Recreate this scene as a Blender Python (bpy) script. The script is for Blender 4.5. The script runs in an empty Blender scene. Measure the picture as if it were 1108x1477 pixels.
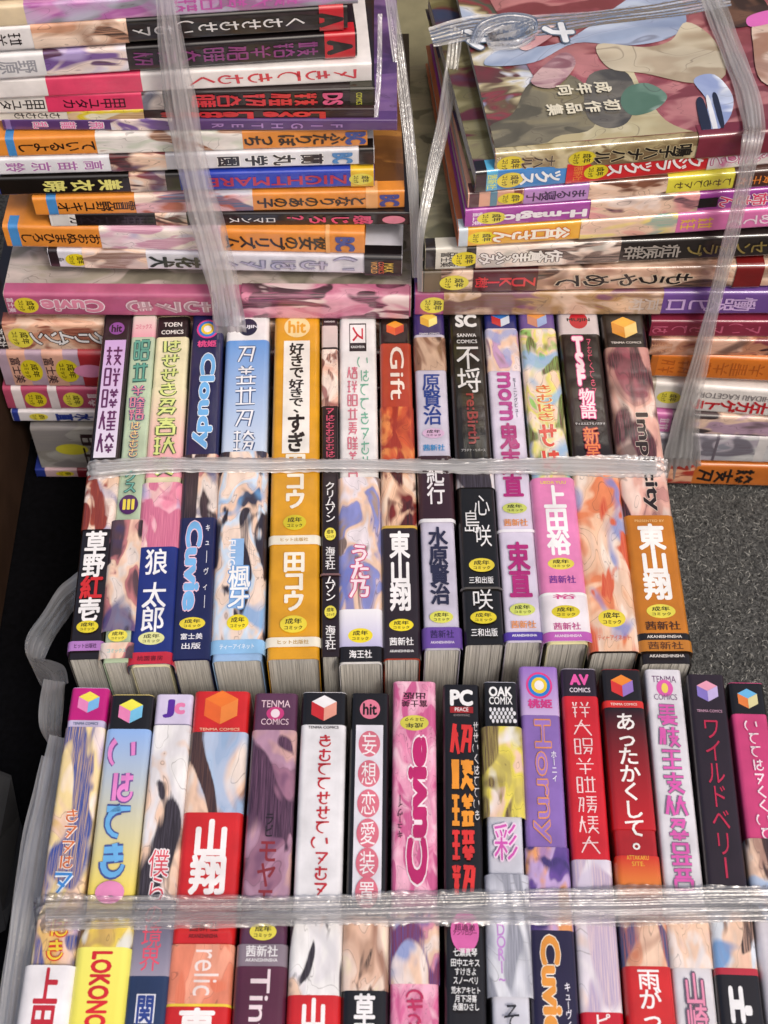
import bpy, bmesh, math, random
from mathutils import Vector, Matrix
R = math.radians
S = bpy.context.scene
COL = S.collection
random.seed(7)

# ------------------------------------------------------------------ camera
FPX = 2133.0                                   # focal length in photo pixels (photo 1108 x 1477)
PITCH = R(54.7)
CAM = Vector((0.0, -0.422, 0.750))
cd = bpy.data.cameras.new('camera'); cam = bpy.data.objects.new('camera', cd); COL.objects.link(cam)
cd.sensor_fit = 'VERTICAL'; cd.sensor_height = 36.0; cd.lens = FPX / 1477 * 36
cd.clip_start = 0.02; cd.clip_end = 100
cam.location = CAM; cam.rotation_euler = (R(90) - PITCH, 0, 0)
S.camera = cam
cd.dof.use_dof = True; cd.dof.focus_distance = 0.74; cd.dof.aperture_fstop = 22

# ------------------------------------------------------------------ light
SUN_EL, SUN_AZ = R(55), R(148)                  # azimuth clockwise from +Y (far side) to the right
w = bpy.data.worlds.new('World'); S.world = w; w.use_nodes = True
nt = w.node_tree
sky = nt.nodes.new('ShaderNodeTexSky'); sky.sky_type = 'NISHITA'; sky.sun_disc = False
sky.sun_elevation = SUN_EL; sky.sun_rotation = SUN_AZ; sky.dust_density = 8.0; sky.air_density = 1.0; sky.ozone_density = 0.6
bg = nt.nodes['Background']; bg.inputs[1].default_value = 0.15
nt.links.new(sky.outputs[0], bg.inputs[0])
ld = bpy.data.lights.new('sun', 'SUN'); ld.energy = 1.5; ld.angle = R(11); ld.color = (1.0, 0.97, 0.93)
sun = bpy.data.objects.new('sun', ld); COL.objects.link(sun)
sd = Vector((math.sin(SUN_AZ) * math.cos(SUN_EL), math.cos(SUN_AZ) * math.cos(SUN_EL), math.sin(SUN_EL)))
sun.rotation_euler = sd.to_track_quat('Z', 'Y').to_euler()
S.view_settings.view_transform = 'Standard'; S.view_settings.look = 'None'
S.view_settings.exposure = -0.20; S.view_settings.gamma = 1.0
S.cycles.max_bounces = 10; S.cycles.transparent_max_bounces = 24

# ------------------------------------------------------------------ pixel -> place helpers
FW = Vector((0, math.cos(PITCH), -math.sin(PITCH))); UP = Vector((0, math.sin(PITCH), math.cos(PITCH))); RT = Vector((1, 0, 0))
def ray(px, py): return FW * FPX + RT * (px - 554.0) + UP * (738.5 - py)
def at(px, py, z):
    d = ray(px, py); return CAM + d * ((z - CAM.z) / d.z)
def at_y(px, py, y):
    d = ray(px, py); return CAM + d * ((y - CAM.y) / d.y)

# ------------------------------------------------------------------ materials
def lin(h):
    h = h.lstrip('#'); c = [int(h[i:i+2], 16) / 255 for i in (0, 2, 4)]
    return tuple((x / 12.92 if x <= .04045 else ((x + .055) / 1.055) ** 2.4) for x in c) + (1.0,)
ALB = 0.86
def alb(h):
    c = lin(h); return (c[0]*ALB, c[1]*ALB, c[2]*ALB, 1)
_m = {}
def newmat(name):
    m = bpy.data.materials.new(name); m.use_nodes = True
    return m, m.node_tree.nodes, m.node_tree.links, m.node_tree.nodes['Principled BSDF']
def film_gloss(N, L, b, rough=.30, bump=.45):
    """book jackets are laminated and slipped into thin clear film: gloss with faint long ripples"""
    b.inputs['Roughness'].default_value = rough
    b.inputs['Coat Weight'].default_value = .75; b.inputs['Coat Roughness'].default_value = .07
    tc = N.new('ShaderNodeTexCoord'); mp = N.new('ShaderNodeMapping'); mp.inputs['Scale'].default_value = (160, 26, 60)
    oi = N.new('ShaderNodeObjectInfo')
    L.new(tc.outputs['Object'], mp.inputs[0])
    ns = N.new('ShaderNodeTexNoise'); ns.noise_dimensions = '4D'; ns.inputs['Scale'].default_value = 1; ns.inputs['Detail'].default_value = 3
    mu = N.new('ShaderNodeMath'); mu.operation = 'MULTIPLY'; mu.inputs[1].default_value = 40
    L.new(oi.outputs['Random'], mu.inputs[0]); L.new(mu.outputs[0], ns.inputs['W']); L.new(mp.outputs[0], ns.inputs[0])
    bp = N.new('ShaderNodeBump'); bp.inputs['Strength'].default_value = bump; bp.inputs['Distance'].default_value = .0006
    L.new(ns.outputs[0], bp.inputs['Height']); L.new(bp.outputs[0], b.inputs['Normal']); L.new(bp.outputs[0], b.inputs['Coat Normal'])
    return tc
def flat(h, gloss=True):
    k = ('f', h, gloss)
    if k in _m: return _m[k]
    m, N, L, b = newmat('print_' + h)
    tc = film_gloss(N, L, b)
    ns = N.new('ShaderNodeTexNoise'); ns.inputs['Scale'].default_value = 90; ns.inputs['Detail'].default_value = 5
    L.new(tc.outputs['Object'], ns.inputs[0])
    mr = N.new('ShaderNodeMapRange'); mr.inputs[1].default_value = .3; mr.inputs[2].default_value = .7; mr.inputs[3].default_value = .84; mr.inputs[4].default_value = 1.07
    L.new(ns.outputs[0], mr.inputs[0])
    mx = N.new('ShaderNodeMix'); mx.data_type = 'RGBA'; mx.blend_type = 'MULTIPLY'; mx.inputs[0].default_value = 1
    mx.inputs[6].default_value = alb(h); L.new(mr.outputs[0], mx.inputs[7]); L.new(mx.outputs[2], b.inputs['Base Color'])
    _m[k] = m; return m
def grad(h1, h2, y0, y1):
    """printed colour fade along the spine (local y)"""
    k = ('g', h1, h2, round(y0, 4), round(y1, 4))
    if k in _m: return _m[k]
    m, N, L, b = newmat('fade_' + h1 + h2)
    tc = film_gloss(N, L, b)
    sx = N.new('ShaderNodeSeparateXYZ'); L.new(tc.outputs['Object'], sx.inputs[0])
    mr = N.new('ShaderNodeMapRange'); mr.inputs[1].default_value = y0; mr.inputs[2].default_value = y1; L.new(sx.outputs[1], mr.inputs[0])
    mx = N.new('ShaderNodeMix'); mx.data_type = 'RGBA'; mx.inputs[6].default_value = alb(h1); mx.inputs[7].default_value = alb(h2)
    L.new(mr.outputs[0], mx.inputs[0]); L.new(mx.outputs[2], b.inputs['Base Color'])
    _m[k] = m; return m
def art(pal, seed=0, scale=38, line='3a2428', stretch=(1.2, .55, 1.2)):
    """plain abstract jacket art: soft washes of a few inks, a brushed dark mass, an accent ink and thin contour lines"""
    k = ('a', tuple(pal), seed, scale)
    if k in _m: return _m[k]
    m, N, L, b = newmat('jacket_art')
    tc = film_gloss(N, L, b)
    lum = lambda h: sum(x*y for x, y in zip(lin(h), (.3, .6, .1)))
    sp = sorted(pal, key=lum); dark = sp[0]
    rest = sp[1:]; sat = lambda h: lin(h)[2] - lin(h)[0]
    acc = max(rest, key=sat) if len(rest) > 3 else None
    if acc: rest = [q for q in rest if q != acc]
    def tex(kind, sc, mscale, loc, det=2, dist=0.0):
        mp = N.new('ShaderNodeMapping'); mp.inputs['Scale'].default_value = mscale; mp.inputs['Location'].default_value = loc
        L.new(tc.outputs['Object'], mp.inputs[0]); t = N.new(kind); t.inputs['Scale'].default_value = sc
        t.inputs['Detail'].default_value = det; t.inputs['Distortion'].default_value = dist; L.new(mp.outputs[0], t.inputs[0]); return t
    def rng(src, a0, a1, b0=0, b1=1):
        q = N.new('ShaderNodeMapRange'); q.inputs[1].default_value = a0; q.inputs[2].default_value = a1; q.inputs[3].default_value = b0; q.inputs[4].default_value = b1
        L.new(src, q.inputs[0]); return q.outputs[0]
    def mix(f, c1, c2, mode='MIX'):
        q = N.new('ShaderNodeMix'); q.data_type = 'RGBA'; q.blend_type = mode
        for sk, v in ((0, f), (6, c1), (7, c2)):
            if hasattr(v, 'links'): L.new(v, q.inputs[sk])
            else: q.inputs[sk].default_value = v
        return q.outputs[2]
    n1 = tex('ShaderNodeTexNoise', scale*1.7, stretch, (seed*1.37+3, seed*2.11, seed*.7), 2.2, .7)
    st = rng(n1.outputs[0], .30, .70)
    cr = N.new('ShaderNodeValToRGB'); e = cr.color_ramp.elements; n = len(rest)
    while len(e) > 1: e.remove(e[0])
    e[0].position = 0; e[0].color = alb(rest[0])
    for i in range(1, n):
        p = i / n * .85
        q = e.new(max(.001, p - .09)); q.color = alb(rest[i-1])
        q = e.new(p + .05); q.color = alb(rest[i])
    L.new(st, cr.inputs[0])
    n2 = tex('ShaderNodeTexNoise', scale*1.7, (3.0, 1.0, 1.5), (seed, 4, 1), 3)
    col = mix(1.0, cr.outputs[0], rng(n2.outputs[0], .35, .65, .84, 1.08), 'MULTIPLY')
    # contour lines along the wash borders
    nl = N.new('ShaderNodeMath'); nl.operation = 'PINGPONG'; nl.inputs[1].default_value = .075; L.new(n1.outputs[0], nl.inputs[0])
    col = mix(rng(nl.outputs[0], .0012, .0050, .42, 0), col, alb(line))
    # accent ink
    if acc:
        n3 = tex('ShaderNodeTexNoise', scale*1.5, (1, .6, 1), (seed*3.1, 9, seed), 1.5, .9)
        col = mix(rng(n3.outputs[0], .56, .66, 0, .8), col, alb(acc))
        col = mix(rng(n3.outputs[0], .565, .575, 0, .5), col, col)
    # brushed dark mass with fine strands
    n4 = tex('ShaderNodeTexNoise', scale*1.3, (1.3, .5, 1), (seed*5.3, 2, seed*1.9), 2, 1.0)
    wv = tex('ShaderNodeTexNoise', 1, (2600, 55, 55), (seed, 0, 3), 3, .6)
    strand = mix(rng(wv.outputs[0], .42, .68, 0, .75), alb(dark), alb(rest[0]))
    ad = N.new('ShaderNodeMath'); ad.operation = 'MULTIPLY_ADD'; ad.inputs[1].default_value = .05; L.new(wv.outputs[0], ad.inputs[0]); L.new(n4.outputs[0], ad.inputs[2])
    col = mix(rng(ad.outputs[0], .565, .605), col, strand)
    L.new(col, b.inputs['Base Color'])
    _m[k] = m; return m
def paper():
    if 'paper' in _m: return _m['paper']
    m, N, L, b = newmat('page_edges'); b.inputs['Roughness'].default_value = .85
    tc = N.new('ShaderNodeTexCoord'); oi = N.new('ShaderNodeObjectInfo')
    mp = N.new('ShaderNodeMapping'); mp.inputs['Scale'].default_value = (1900, 26, 26); L.new(tc.outputs['Object'], mp.inputs[0])
    ns = N.new('ShaderNodeTexNoise'); ns.inputs['Scale'].default_value = 1; ns.inputs['Detail'].default_value = 3; ns.inputs['Roughness'].default_value = .7
    L.new(mp.outputs[0], ns.inputs[0])
    cr = N.new('ShaderNodeValToRGB'); e = cr.color_ramp.elements
    e[0].position = .28; e[0].color = lin('9a9690'); e[1].position = .66; e[1].color = lin('dcd8cf')
    L.new(ns.outputs[0], cr.inputs[0])
    mr = N.new('ShaderNodeMapRange'); mr.inputs[3].default_value = .82; mr.inputs[4].default_value = 1.05; L.new(oi.outputs['Random'], mr.inputs[0])
    mx = N.new('ShaderNodeMix'); mx.data_type = 'RGBA'; mx.blend_type = 'MULTIPLY'; mx.inputs[0].default_value = 1
    L.new(cr.outputs[0], mx.inputs[6]); L.new(mr.outputs[0], mx.inputs[7]); L.new(mx.outputs[2], b.inputs['Base Color'])
    bp = N.new('ShaderNodeBump'); bp.inputs['Strength'].default_value = .5; bp.inputs['Distance'].default_value = .0003
    L.new(ns.outputs[0], bp.inputs['Height']); L.new(bp.outputs[0], b.inputs['Normal'])
    _m['paper'] = m; return m
def tape_mat(dens=.5, name='stretched_plastic_film', freq=420):
    """milky stretched film: mostly even haze, a few denser folds along it, soft gloss, crinkle"""
    k = ('t', dens, freq)
    if k in _m: return _m[k]
    m = bpy.data.materials.new(name); m.use_nodes = True; N = m.node_tree.nodes; L = m.node_tree.links
    for x in list(N): N.remove(x)
    out = N.new('ShaderNodeOutputMaterial'); uv = N.new('ShaderNodeUVMap'); uv.uv_map = 'UVMap'
    def nz(sx, sy, det, dist=0):
        mp = N.new('ShaderNodeMapping'); mp.inputs['Scale'].default_value = (sx, sy, 1); L.new(uv.outputs[0], mp.inputs[0])
        n = N.new('ShaderNodeTexNoise'); n.inputs['Scale'].default_value = 1; n.inputs['Detail'].default_value = det; n.inputs['Distortion'].default_value = dist
        L.new(mp.outputs[0], n.inputs[0]); return n.outputs[0]
    def rng(src, a0, a1, b0, b1):
        q = N.new('ShaderNodeMapRange'); q.inputs[1].default_value = a0; q.inputs[2].default_value = a1; q.inputs[3].default_value = b0; q.inputs[4].default_value = b1
        L.new(src, q.inputs[0]); return q.outputs[0]
    def op(o, x, y):
        q = N.new('ShaderNodeMath'); q.operation = o; q.use_clamp = False
        for i, v in enumerate((x, y)):
            if hasattr(v, 'links'): L.new(v, q.inputs[i])
            else: q.inputs[i].default_value = v
        return q.outputs[0]
    broad = nz(freq*.45, 12, 2, .6); fine = nz(freq*2.2, 16, 3, .3); cr = nz(420, 300, 3, 1.2)
    hgt = op('ADD', op('MULTIPLY', broad, 1.6), op('ADD', op('MULTIPLY', fine, .25), op('MULTIPLY', cr, .35)))
    bp = N.new('ShaderNodeBump'); bp.inputs['Strength'].default_value = 1.0; bp.inputs['Distance'].default_value = .0009; L.new(hgt, bp.inputs['Height'])
    tr = N.new('ShaderNodeBsdfTransparent'); tr.inputs[0].default_value = (.97, .97, .98, 1)
    df = N.new('ShaderNodeBsdfDiffuse'); df.inputs[0].default_value = (.88, .87, .87, 1)
    tl = N.new('ShaderNodeBsdfTranslucent'); tl.inputs[0].default_value = (.86, .85, .85, 1)
    gl = N.new('ShaderNodeBsdfGlossy'); gl.inputs['Roughness'].default_value = .20; gl.inputs[0].default_value = (1, 1, 1, 1)
    L.new(bp.outputs[0], gl.inputs['Normal']); L.new(bp.outputs[0], df.inputs['Normal'])
    a = N.new('ShaderNodeMixShader'); a.inputs[0].default_value = .5; L.new(df.outputs[0], a.inputs[1]); L.new(tl.outputs[0], a.inputs[2])
    fac = op('ADD', rng(broad, .35, .7, dens-.12, dens+.16), rng(fine, .50, .75, -.03, .14))
    c = N.new('ShaderNodeMixShader'); L.new(fac, c.inputs[0]); L.new(tr.outputs[0], c.inputs[1]); L.new(a.outputs[0], c.inputs[2])
    fz = N.new('ShaderNodeFresnel'); fz.inputs[0].default_value = 1.5; L.new(bp.outputs[0], fz.inputs['Normal'])
    g = N.new('ShaderNodeMixShader'); L.new(op('ADD', fz.outputs[0], .05), g.inputs[0]); L.new(c.outputs[0], g.inputs[1]); L.new(gl.outputs[0], g.inputs[2])
    L.new(g.outputs[0], out.inputs[0])
    _m[k] = m; return m

# ------------------------------------------------------------------ object helpers
def mesh_obj(name, verts, faces, mat, parent=None, smooth=False, uvs=None):
    me = bpy.data.meshes.new(name); me.from_pydata([tuple(v) for v in verts], [], faces)
    if mat: me.materials.append(mat)
    if smooth: me.polygons.foreach_set('use_smooth', [True] * len(me.polygons))
    if uvs:
        ul = me.uv_layers.new(name='UVMap')
        for lp in me.loops: ul.data[lp.index].uv = uvs[lp.vertex_index]
    me.update()
    o = bpy.data.objects.new(name, me); COL.objects.link(o)
    if parent: o.parent = parent
    return o
def tag(o, label, cat, group=None, kind=None):
    o['label'] = label; o['category'] = cat
    if group: o['group'] = group
    if kind: o['kind'] = kind

# ------------------------------------------------------------------ lettering: outlines of text, laid on the curved spine as print
_g = {}; _gn = {}
def zlev(vs):
    n = _gn.get(id(vs)); return [(i // n) * .000005 for i in range(len(vs))] if n else [0.0]*len(vs)
def glyph(s, off=0.0):
    k = (s, round(off, 4))
    if k in _g: return _g[k]
    if off > 0:                                  # heavier weight: the outline repeated round a small circle
        vs, fs, bb = glyph(s, 0.0); V = list(vs); F = list(fs); n = 4 if off < .03 else 8
        for i in range(n):
            t = 2*math.pi*(i+.5)/n if n == 4 else 2*math.pi*i/n; b = len(V)
            V += [(v[0]+off*math.cos(t), v[1]+off*math.sin(t)) for v in vs]; F += [tuple(q+b for q in f) for f in fs]
        _g[k] = (V, F, (bb[0]-off, bb[1]+off, bb[2]-off, bb[3]+off)); _gn[id(_g[k][0])] = len(vs); return _g[k]
    cu = bpy.data.curves.new('t', 'FONT'); cu.body = s; cu.size = 1.0; cu.resolution_u = 3 if len(s) > 1 or ord(s[0]) < 256 else 2; cu.fill_mode = 'FRONT'
    o = bpy.data.objects.new('t', cu)
    me = o.to_mesh()
    vs = [(v.co.x, v.co.y) for v in me.vertices]; fs = [tuple(p.vertices) for p in me.polygons]
    o.to_mesh_clear(); bpy.data.objects.remove(o); bpy.data.curves.remove(cu)
    if not vs: vs, fs = [(0, 0), (1, 0), (1, 1)], []
    xs = [v[0] for v in vs]; ys = [v[1] for v in vs]
    _g[k] = (vs, fs, (min(xs), max(xs), min(ys), max(ys))); return _g[k]
def pseudo(seed, kana=False, th=.11):
    """a plain stand-in mark, made of brush strokes, where a title is left out"""
    r = random.Random(seed); q = []
    def st(x0, y0, x1, y1, t=th):
        d = Vector((x1-x0, y1-y0)); n = Vector((-d.y, d.x)).normalized() * t / 2; t2 = r.uniform(.6, 1.0)
        q.append([(x0-n.x, y0-n.y), (x1-n.x*t2, y1-n.y*t2), (x1+n.x*t2, y1+n.y*t2), (x0+n.x, y0+n.y)])
    if kana:
        def arc(cx, cy, rx, ry, a0, sw, t=th):
            m_ = max(6, int(abs(sw)*2.6)); P = [(cx + rx*math.cos(a0+sw*i/m_), cy + ry*math.sin(a0+sw*i/m_)) for i in range(m_+1)]; L_, R_ = [], []
            for i, p in enumerate(P):
                d = Vector(P[min(m_, i+1)]) - Vector(P[max(0, i-1)]); nn = Vector((-d.y, d.x)).normalized() * t*.55*(1-.45*i/m_)
                L_.append((p[0]+nn.x, p[1]+nn.y)); R_.append((p[0]-nn.x, p[1]-nn.y))
            for i in range(m_): q.append(('c', [L_[i], L_[i+1], R_[i+1], R_[i]]))
        u = r.uniform; kd = r.randrange(8)
        if kd == 0: st(.1, u(.74, .8), .9, u(.78, .86)); st(.42, 1, .4, .3); arc(.5, .32, .34, .28, 2.4, 4.6)
        elif kd == 1: arc(.30, .5, .5, .5, 2.2, 1.9); st(.78, .85, .84, .4)
        elif kd == 2: st(.05, .9, .92, .92); arc(.62, .5, .5, .42, 1.7, 2.9)
        elif kd == 3: st(.12, .8, .8, .84); st(.12, .55, .85, .58); arc(.5, .42, .36, .34, 3.0, 3.2); st(.48, 1, .62, .45)
        elif kd == 4: st(.18, .95, .2, .05); st(.42, .78, .95, .8); arc(.66, .3, .28, .22, 1.6, 4.9); st(.70, .95, .72, .35)
        elif kd == 5: st(.7, 1, .2, .55); st(.2, .55, .85, .05)
        elif kd == 6: st(.1, .85, .9, .85); st(.88, .85, .3, .02); st(.3, .5, .62, .3)
        else: st(.05, .66, .95, .72); st(.3, .98, .34, .35); st(.72, 1, .68, .4); arc(.55, .35, .3, .3, 2.9, 2.6)
    else:
        def rad(x, y, w_, h_):
            k = r.randrange(7); X = lambda u: x + u*w_; Y = lambda v: y + v*h_; u2 = th*.85
            if k == 0:
                for v in (.92, .5, .08): st(X(.05), Y(v), X(.95), Y(v), u2)
                st(X(.5), Y(1), X(.5), Y(0), u2)
            elif k == 1:
                st(X(.12), Y(.95), X(.12), Y(.05)); st(X(.88), Y(.95), X(.88), Y(.05)); st(X(.05), Y(.95), X(.95), Y(.95), u2); st(X(.1), Y(.08), X(.9), Y(.08), u2)
                if h_ > .5: st(X(.12), Y(.5), X(.88), Y(.5), u2)
            elif k == 2:
                st(X(.5), Y(1), X(.05), Y(.1)); st(X(.45), Y(.8), X(.95), Y(.05)); st(X(.1), Y(.62), X(.9), Y(.66), u2)
            elif k == 3:
                st(X(.02), Y(.8), X(.98), Y(.84), u2); st(X(.3), Y(1), X(.3), Y(.1)); st(X(.72), Y(1), X(.72), Y(.1)); st(X(.05), Y(.12), X(.95), Y(.12), u2)
            elif k == 4:
                st(X(.2), Y(.95), X(.35), Y(.72)); st(X(.8), Y(.95), X(.65), Y(.72)); st(X(.05), Y(.62), X(.95), Y(.62), u2); st(X(.5), Y(.62), X(.5), Y(.0)); st(X(.2), Y(.3), X(.8), Y(.3), u2)
            elif k == 5:
                st(X(.1), Y(.9), X(.9), Y(.9), u2); st(X(.85), Y(.9), X(.7), Y(.1)); st(X(.45), Y(.9), X(.1), Y(.1)); st(X(.35), Y(.5), X(.8), Y(.45), u2)
            else:
                st(X(.5), Y(1), X(.5), Y(.55)); st(X(.02), Y(.78), X(.98), Y(.78), u2); st(X(.15), Y(.5), X(.85), Y(.5), u2); st(X(.8), Y(.5), X(.2), Y(.0)); st(X(.3), Y(.4), X(.95), Y(.0))
        lay = r.choice(('lr', 'lr', 'tb', 'one', 'lrb'))
        if lay == 'lr': sx_ = r.uniform(.32, .48); rad(0, 0, sx_-.03, 1); rad(sx_+.03, 0, .97-sx_, 1)
        elif lay == 'tb': rad(.08, .54, .84, .46); rad(0, 0, 1, .48)
        elif lay == 'one': rad(0, 0, 1, 1)
        else: rad(0, 0, .36, 1); rad(.42, .54, .58, .46); rad(.42, 0, .58, .48)
    vs, fs, zs = [], [], []
    for i, s in enumerate(q):
        z = i * .000012
        if s[0] == 'c': s = s[1]; z = 0
        b = len(vs); vs += s; zs += [z]*4; fs.append((b, b+1, b+2, b+3))
    return vs, fs, zs

RC_MAX = .0026                                      # corner radius of a spine
class Book:
    """local frame: x thickness, y spine length (head at +y), z from fore-edge (0) to spine (H)"""
    def __init__(s, name, L, T, H, jacket, label, group, side=None):
        s.L, s.T, s.H = L, T, H; s.rc = min(RC_MAX, T*.13); s.w = T/2 - s.rc; s.n = 0
        s.root = bpy.data.objects.new(name, None); COL.objects.link(s.root); s.root.empty_display_size = .02
        tag(s.root, label, 'book', group)
        s.jacket(jacket); s.pages()
    def pt(s, a, y, off):
        sg = 1 if a >= 0 else -1; a = abs(a)
        if a <= s.w: return (sg*a, y, s.H + off)
        th = (a - s.w) / s.rc
        if th <= math.pi/2: return (sg*(s.w + (s.rc+off)*math.sin(th)), y, s.H - s.rc + (s.rc+off)*math.cos(th))
        return (sg*(s.T/2 + off), y, s.H - s.rc - (a - s.w - s.rc*math.pi/2))
    def aset(s, amax):
        full = s.w + s.rc*math.pi/2
        v = [0, s.w*.5, s.w] + [s.w + s.rc*math.pi/2*i/6 for i in range(1, 7)] + [full + .004]
        v = sorted(set([x for x in v if x < amax - 1e-5] + [amax])); return [-x for x in reversed(v[1:])] + v
    def jacket(s, mat):
        t = .00035; full = s.w + s.rc*math.pi/2; A = s.aset(full + .002)
        A = [-(full + s.H - s.rc)] + A[0:] + [full + s.H - s.rc]
        ys = [-s.L/2 + s.L*i/8 for i in range(9)]; vs, fs = [], []
        r = random.Random(int(s.L*1e6))
        for off in (0, -t):
            for y in ys:
                for a in A: vs.append(s.pt(a, y, off))
        na, ny = len(A), len(ys)
        for k in (0, 1):
            b = k*na*ny
            for j in range(ny-1):
                for i in range(na-1):
                    f = (b+j*na+i, b+j*na+i+1, b+(j+1)*na+i+1, b+(j+1)*na+i); fs.append(f if k == 0 else f[::-1])
        o2 = na*ny
        for i in range(na-1):
            fs.append((i+1, i, o2+i, o2+i+1)); j = (ny-1)*na; fs.append((j+i, j+i+1, o2+j+i+1, o2+j+i))
        for j in range(ny-1):
            fs.append((j*na, (j+1)*na, o2+(j+1)*na, o2+j*na)); e = na-1; fs.append(((j+1)*na+e, j*na+e, o2+j*na+e, o2+(j+1)*na+e))
        s.jk = mesh_obj('jacket', vs, fs, mat, s.root, smooth=True)
        s.jk.data.set_sharp_from_angle(angle=R(40))
    def pages(s):
        """the page block as gathered sections of slightly uneven depth"""
        x0, x1 = -s.T/2 + .0006, s.T/2 - .0006; n = 13; r = random.Random(int(s.T*1e7)); vs, fs = [], []
        for i in range(n):
            a = x0 + (x1-x0)*i/n + .00003; b = x0 + (x1-x0)*(i+1)/n - .00003
            e0 = .0010 + r.random()*.0006; e1 = .0010 + r.random()*.0006; zt = s.H - .0010; zb = .0012 + r.random()*.0012
            k = len(vs)
            for x in (a, b):
                for y in (-s.L/2 + e0, s.L/2 - e1):
                    for z in (zb, zt): vs.append((x, y, z))
            fs += [(k, k+1, k+3, k+2), (k+4, k+6, k+7, k+5), (k, k+4, k+5, k+1), (k+2, k+3, k+7, k+6), (k, k+2, k+6, k+4), (k+1, k+5, k+7, k+3)]
        mesh_obj('page_block', vs, fs, paper(), s.root)
    def off(s): s.n += 1; return .00006 + s.n*.00006
    def band(s, y0, y1, mat, wid=None, name='spine_panel', xo=0):
        """y0 > y1 (head side first). wid None: right round the corners on to the covers; else fraction of flat width"""
        o = s.off(); full = s.w + s.rc*math.pi/2
        A = s.aset(full + .006) if wid is None else [(-s.w + 2*s.w*i/2) * wid + xo*s.w for i in range(3)]
        ys = [y1, y0]
        vs = [s.pt(a, y, o) for y in ys for a in A]; n = len(A)
        fs = [(i, i+1, n+i+1, n+i) for i in range(n-1)]
        return mesh_obj(name, vs, fs, mat, s.root, smooth=True)
    def lay(s, name, pts, fs, mat, o, zs=None):
        return mesh_obj(name, [s.pt(p[0], p[1], o + (zs[i] if zs else 0)) for i, p in enumerate(pts)], fs, mat, s.root)
    def disc(s, y, rx, ry, mat, x=0, name='printed_disc', n=28, seg=(0, 1), inner=0):
        o = s.off(); a0, a1 = seg; pts = []; fs = []
        if inner == 0:
            pts = [(x + rx*math.cos(2*math.pi*(a0+(a1-a0)*i/n)), y + ry*math.sin(2*math.pi*(a0+(a1-a0)*i/n))) for i in range(n if seg == (0, 1) else n+1)]
            fs = [tuple(range(len(pts)))]
        else:
            for i in range(n+1):
                t = 2*math.pi*(a0+(a1-a0)*i/n)
                pts += [(x+rx*math.cos(t), y+ry*math.sin(t)), (x+rx*inner*math.cos(t), y+ry*inner*math.sin(t))]
            fs = [(2*i, 2*i+2, 2*i+3, 2*i+1) for i in range(n)]
        return s.lay(name, pts, fs, mat, o)
    def poly(s, pts, mat, name='printed_emblem'):
        return s.lay(name, pts, [tuple(range(len(pts)))], mat, s.off())
    def vtext(s, txt, y0, y1, mat, fill=.86, x=0, bold=.018, outline=None, ow=.05, name='lettering', aspect=None):
        """upright characters one below another between y0 (head side) and y1"""
        n = len(txt); cell = abs(y0-y1)/n; wd = 2*s.w*fill; chs = []
        for ps in ([(outline, bold+ow), (mat, bold)] if outline else [(mat, bold)]):
            o = s.off(); V, F, Z = [], [], []
            for i, c in enumerate(txt):
                if c == ' ': continue
                if c == 'ー': # long vowel mark stands upright in vertical setting
                    hw = wd*.055 + (ow*wd if ps[0] is outline else 0); cy = y0 - cell*(i+.5); b = len(V)
                    V += [(x-hw, cy-cell*.42), (x+hw, cy-cell*.42), (x+hw, cy+cell*.42), (x-hw, cy+cell*.42)]; F.append((b, b+1, b+2, b+3)); Z += [0]*4; continue
                vs, fs, bb = glyph(c, ps[1]); b = len(V)
                sc = wd; sy = min(cell*1.12, wd*1.7)
                ccx, ccy = .5, .38
                if ord(c) < 256: ccx = (bb[0]+bb[1])/2; ccy = (bb[2]+bb[3])/2; sc *= 1.25; sy *= 1.25
                if c in '。、': ccx, ccy = .2, .1
                V += [(x + (v[0]-ccx)*sc, y0 - cell*(i+.5) + (v[1]-ccy)*sy) for v in vs]; F += [tuple(k+b for k in f) for f in fs]; Z += zlev(vs)
            s.lay(name if ps[0] is not outline else 'lettering_outline', V, F, ps[0], o, Z)
    def rtext(s, txt, y0, y1, mat, fill=.8, x=0, bold=.02, outline=None, ow=.05, name='lettering'):
        """a word turned to read from head to foot"""
        base = glyph(txt, bold)[2]; W = base[1]-base[0]; Hh = base[3]-base[2]; wd = 2*s.w*fill
        for ps in ([(outline, bold+ow), (mat, bold)] if outline else [(mat, bold)]):
            vs, fs, bb = glyph(txt, ps[1]); o = s.off()
            V = [(x + ((v[1]-base[2])/Hh - .5)*wd, y0 - (v[0]-base[0])/W*(y0-y1)) for v in vs]
            s.lay(name if ps[0] is not outline else 'lettering_outline', V, fs, ps[0], o, zlev(vs))
    def htext(s, txt, y, hgt, mat, fill=.9, x=0, bold=.02, name='lettering', maxw=None):
        vs, fs, bb = glyph(txt, bold); W = bb[1]-bb[0]; Hh = bb[3]-bb[2]; wd = 2*s.w*fill
        V = [(x + ((v[0]-bb[0])/W-.5)*wd, y + ((v[1]-bb[2])/Hh-.5)*hgt) for v in vs]
        s.lay(name, V, fs, mat, s.off(), zlev(vs))
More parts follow.
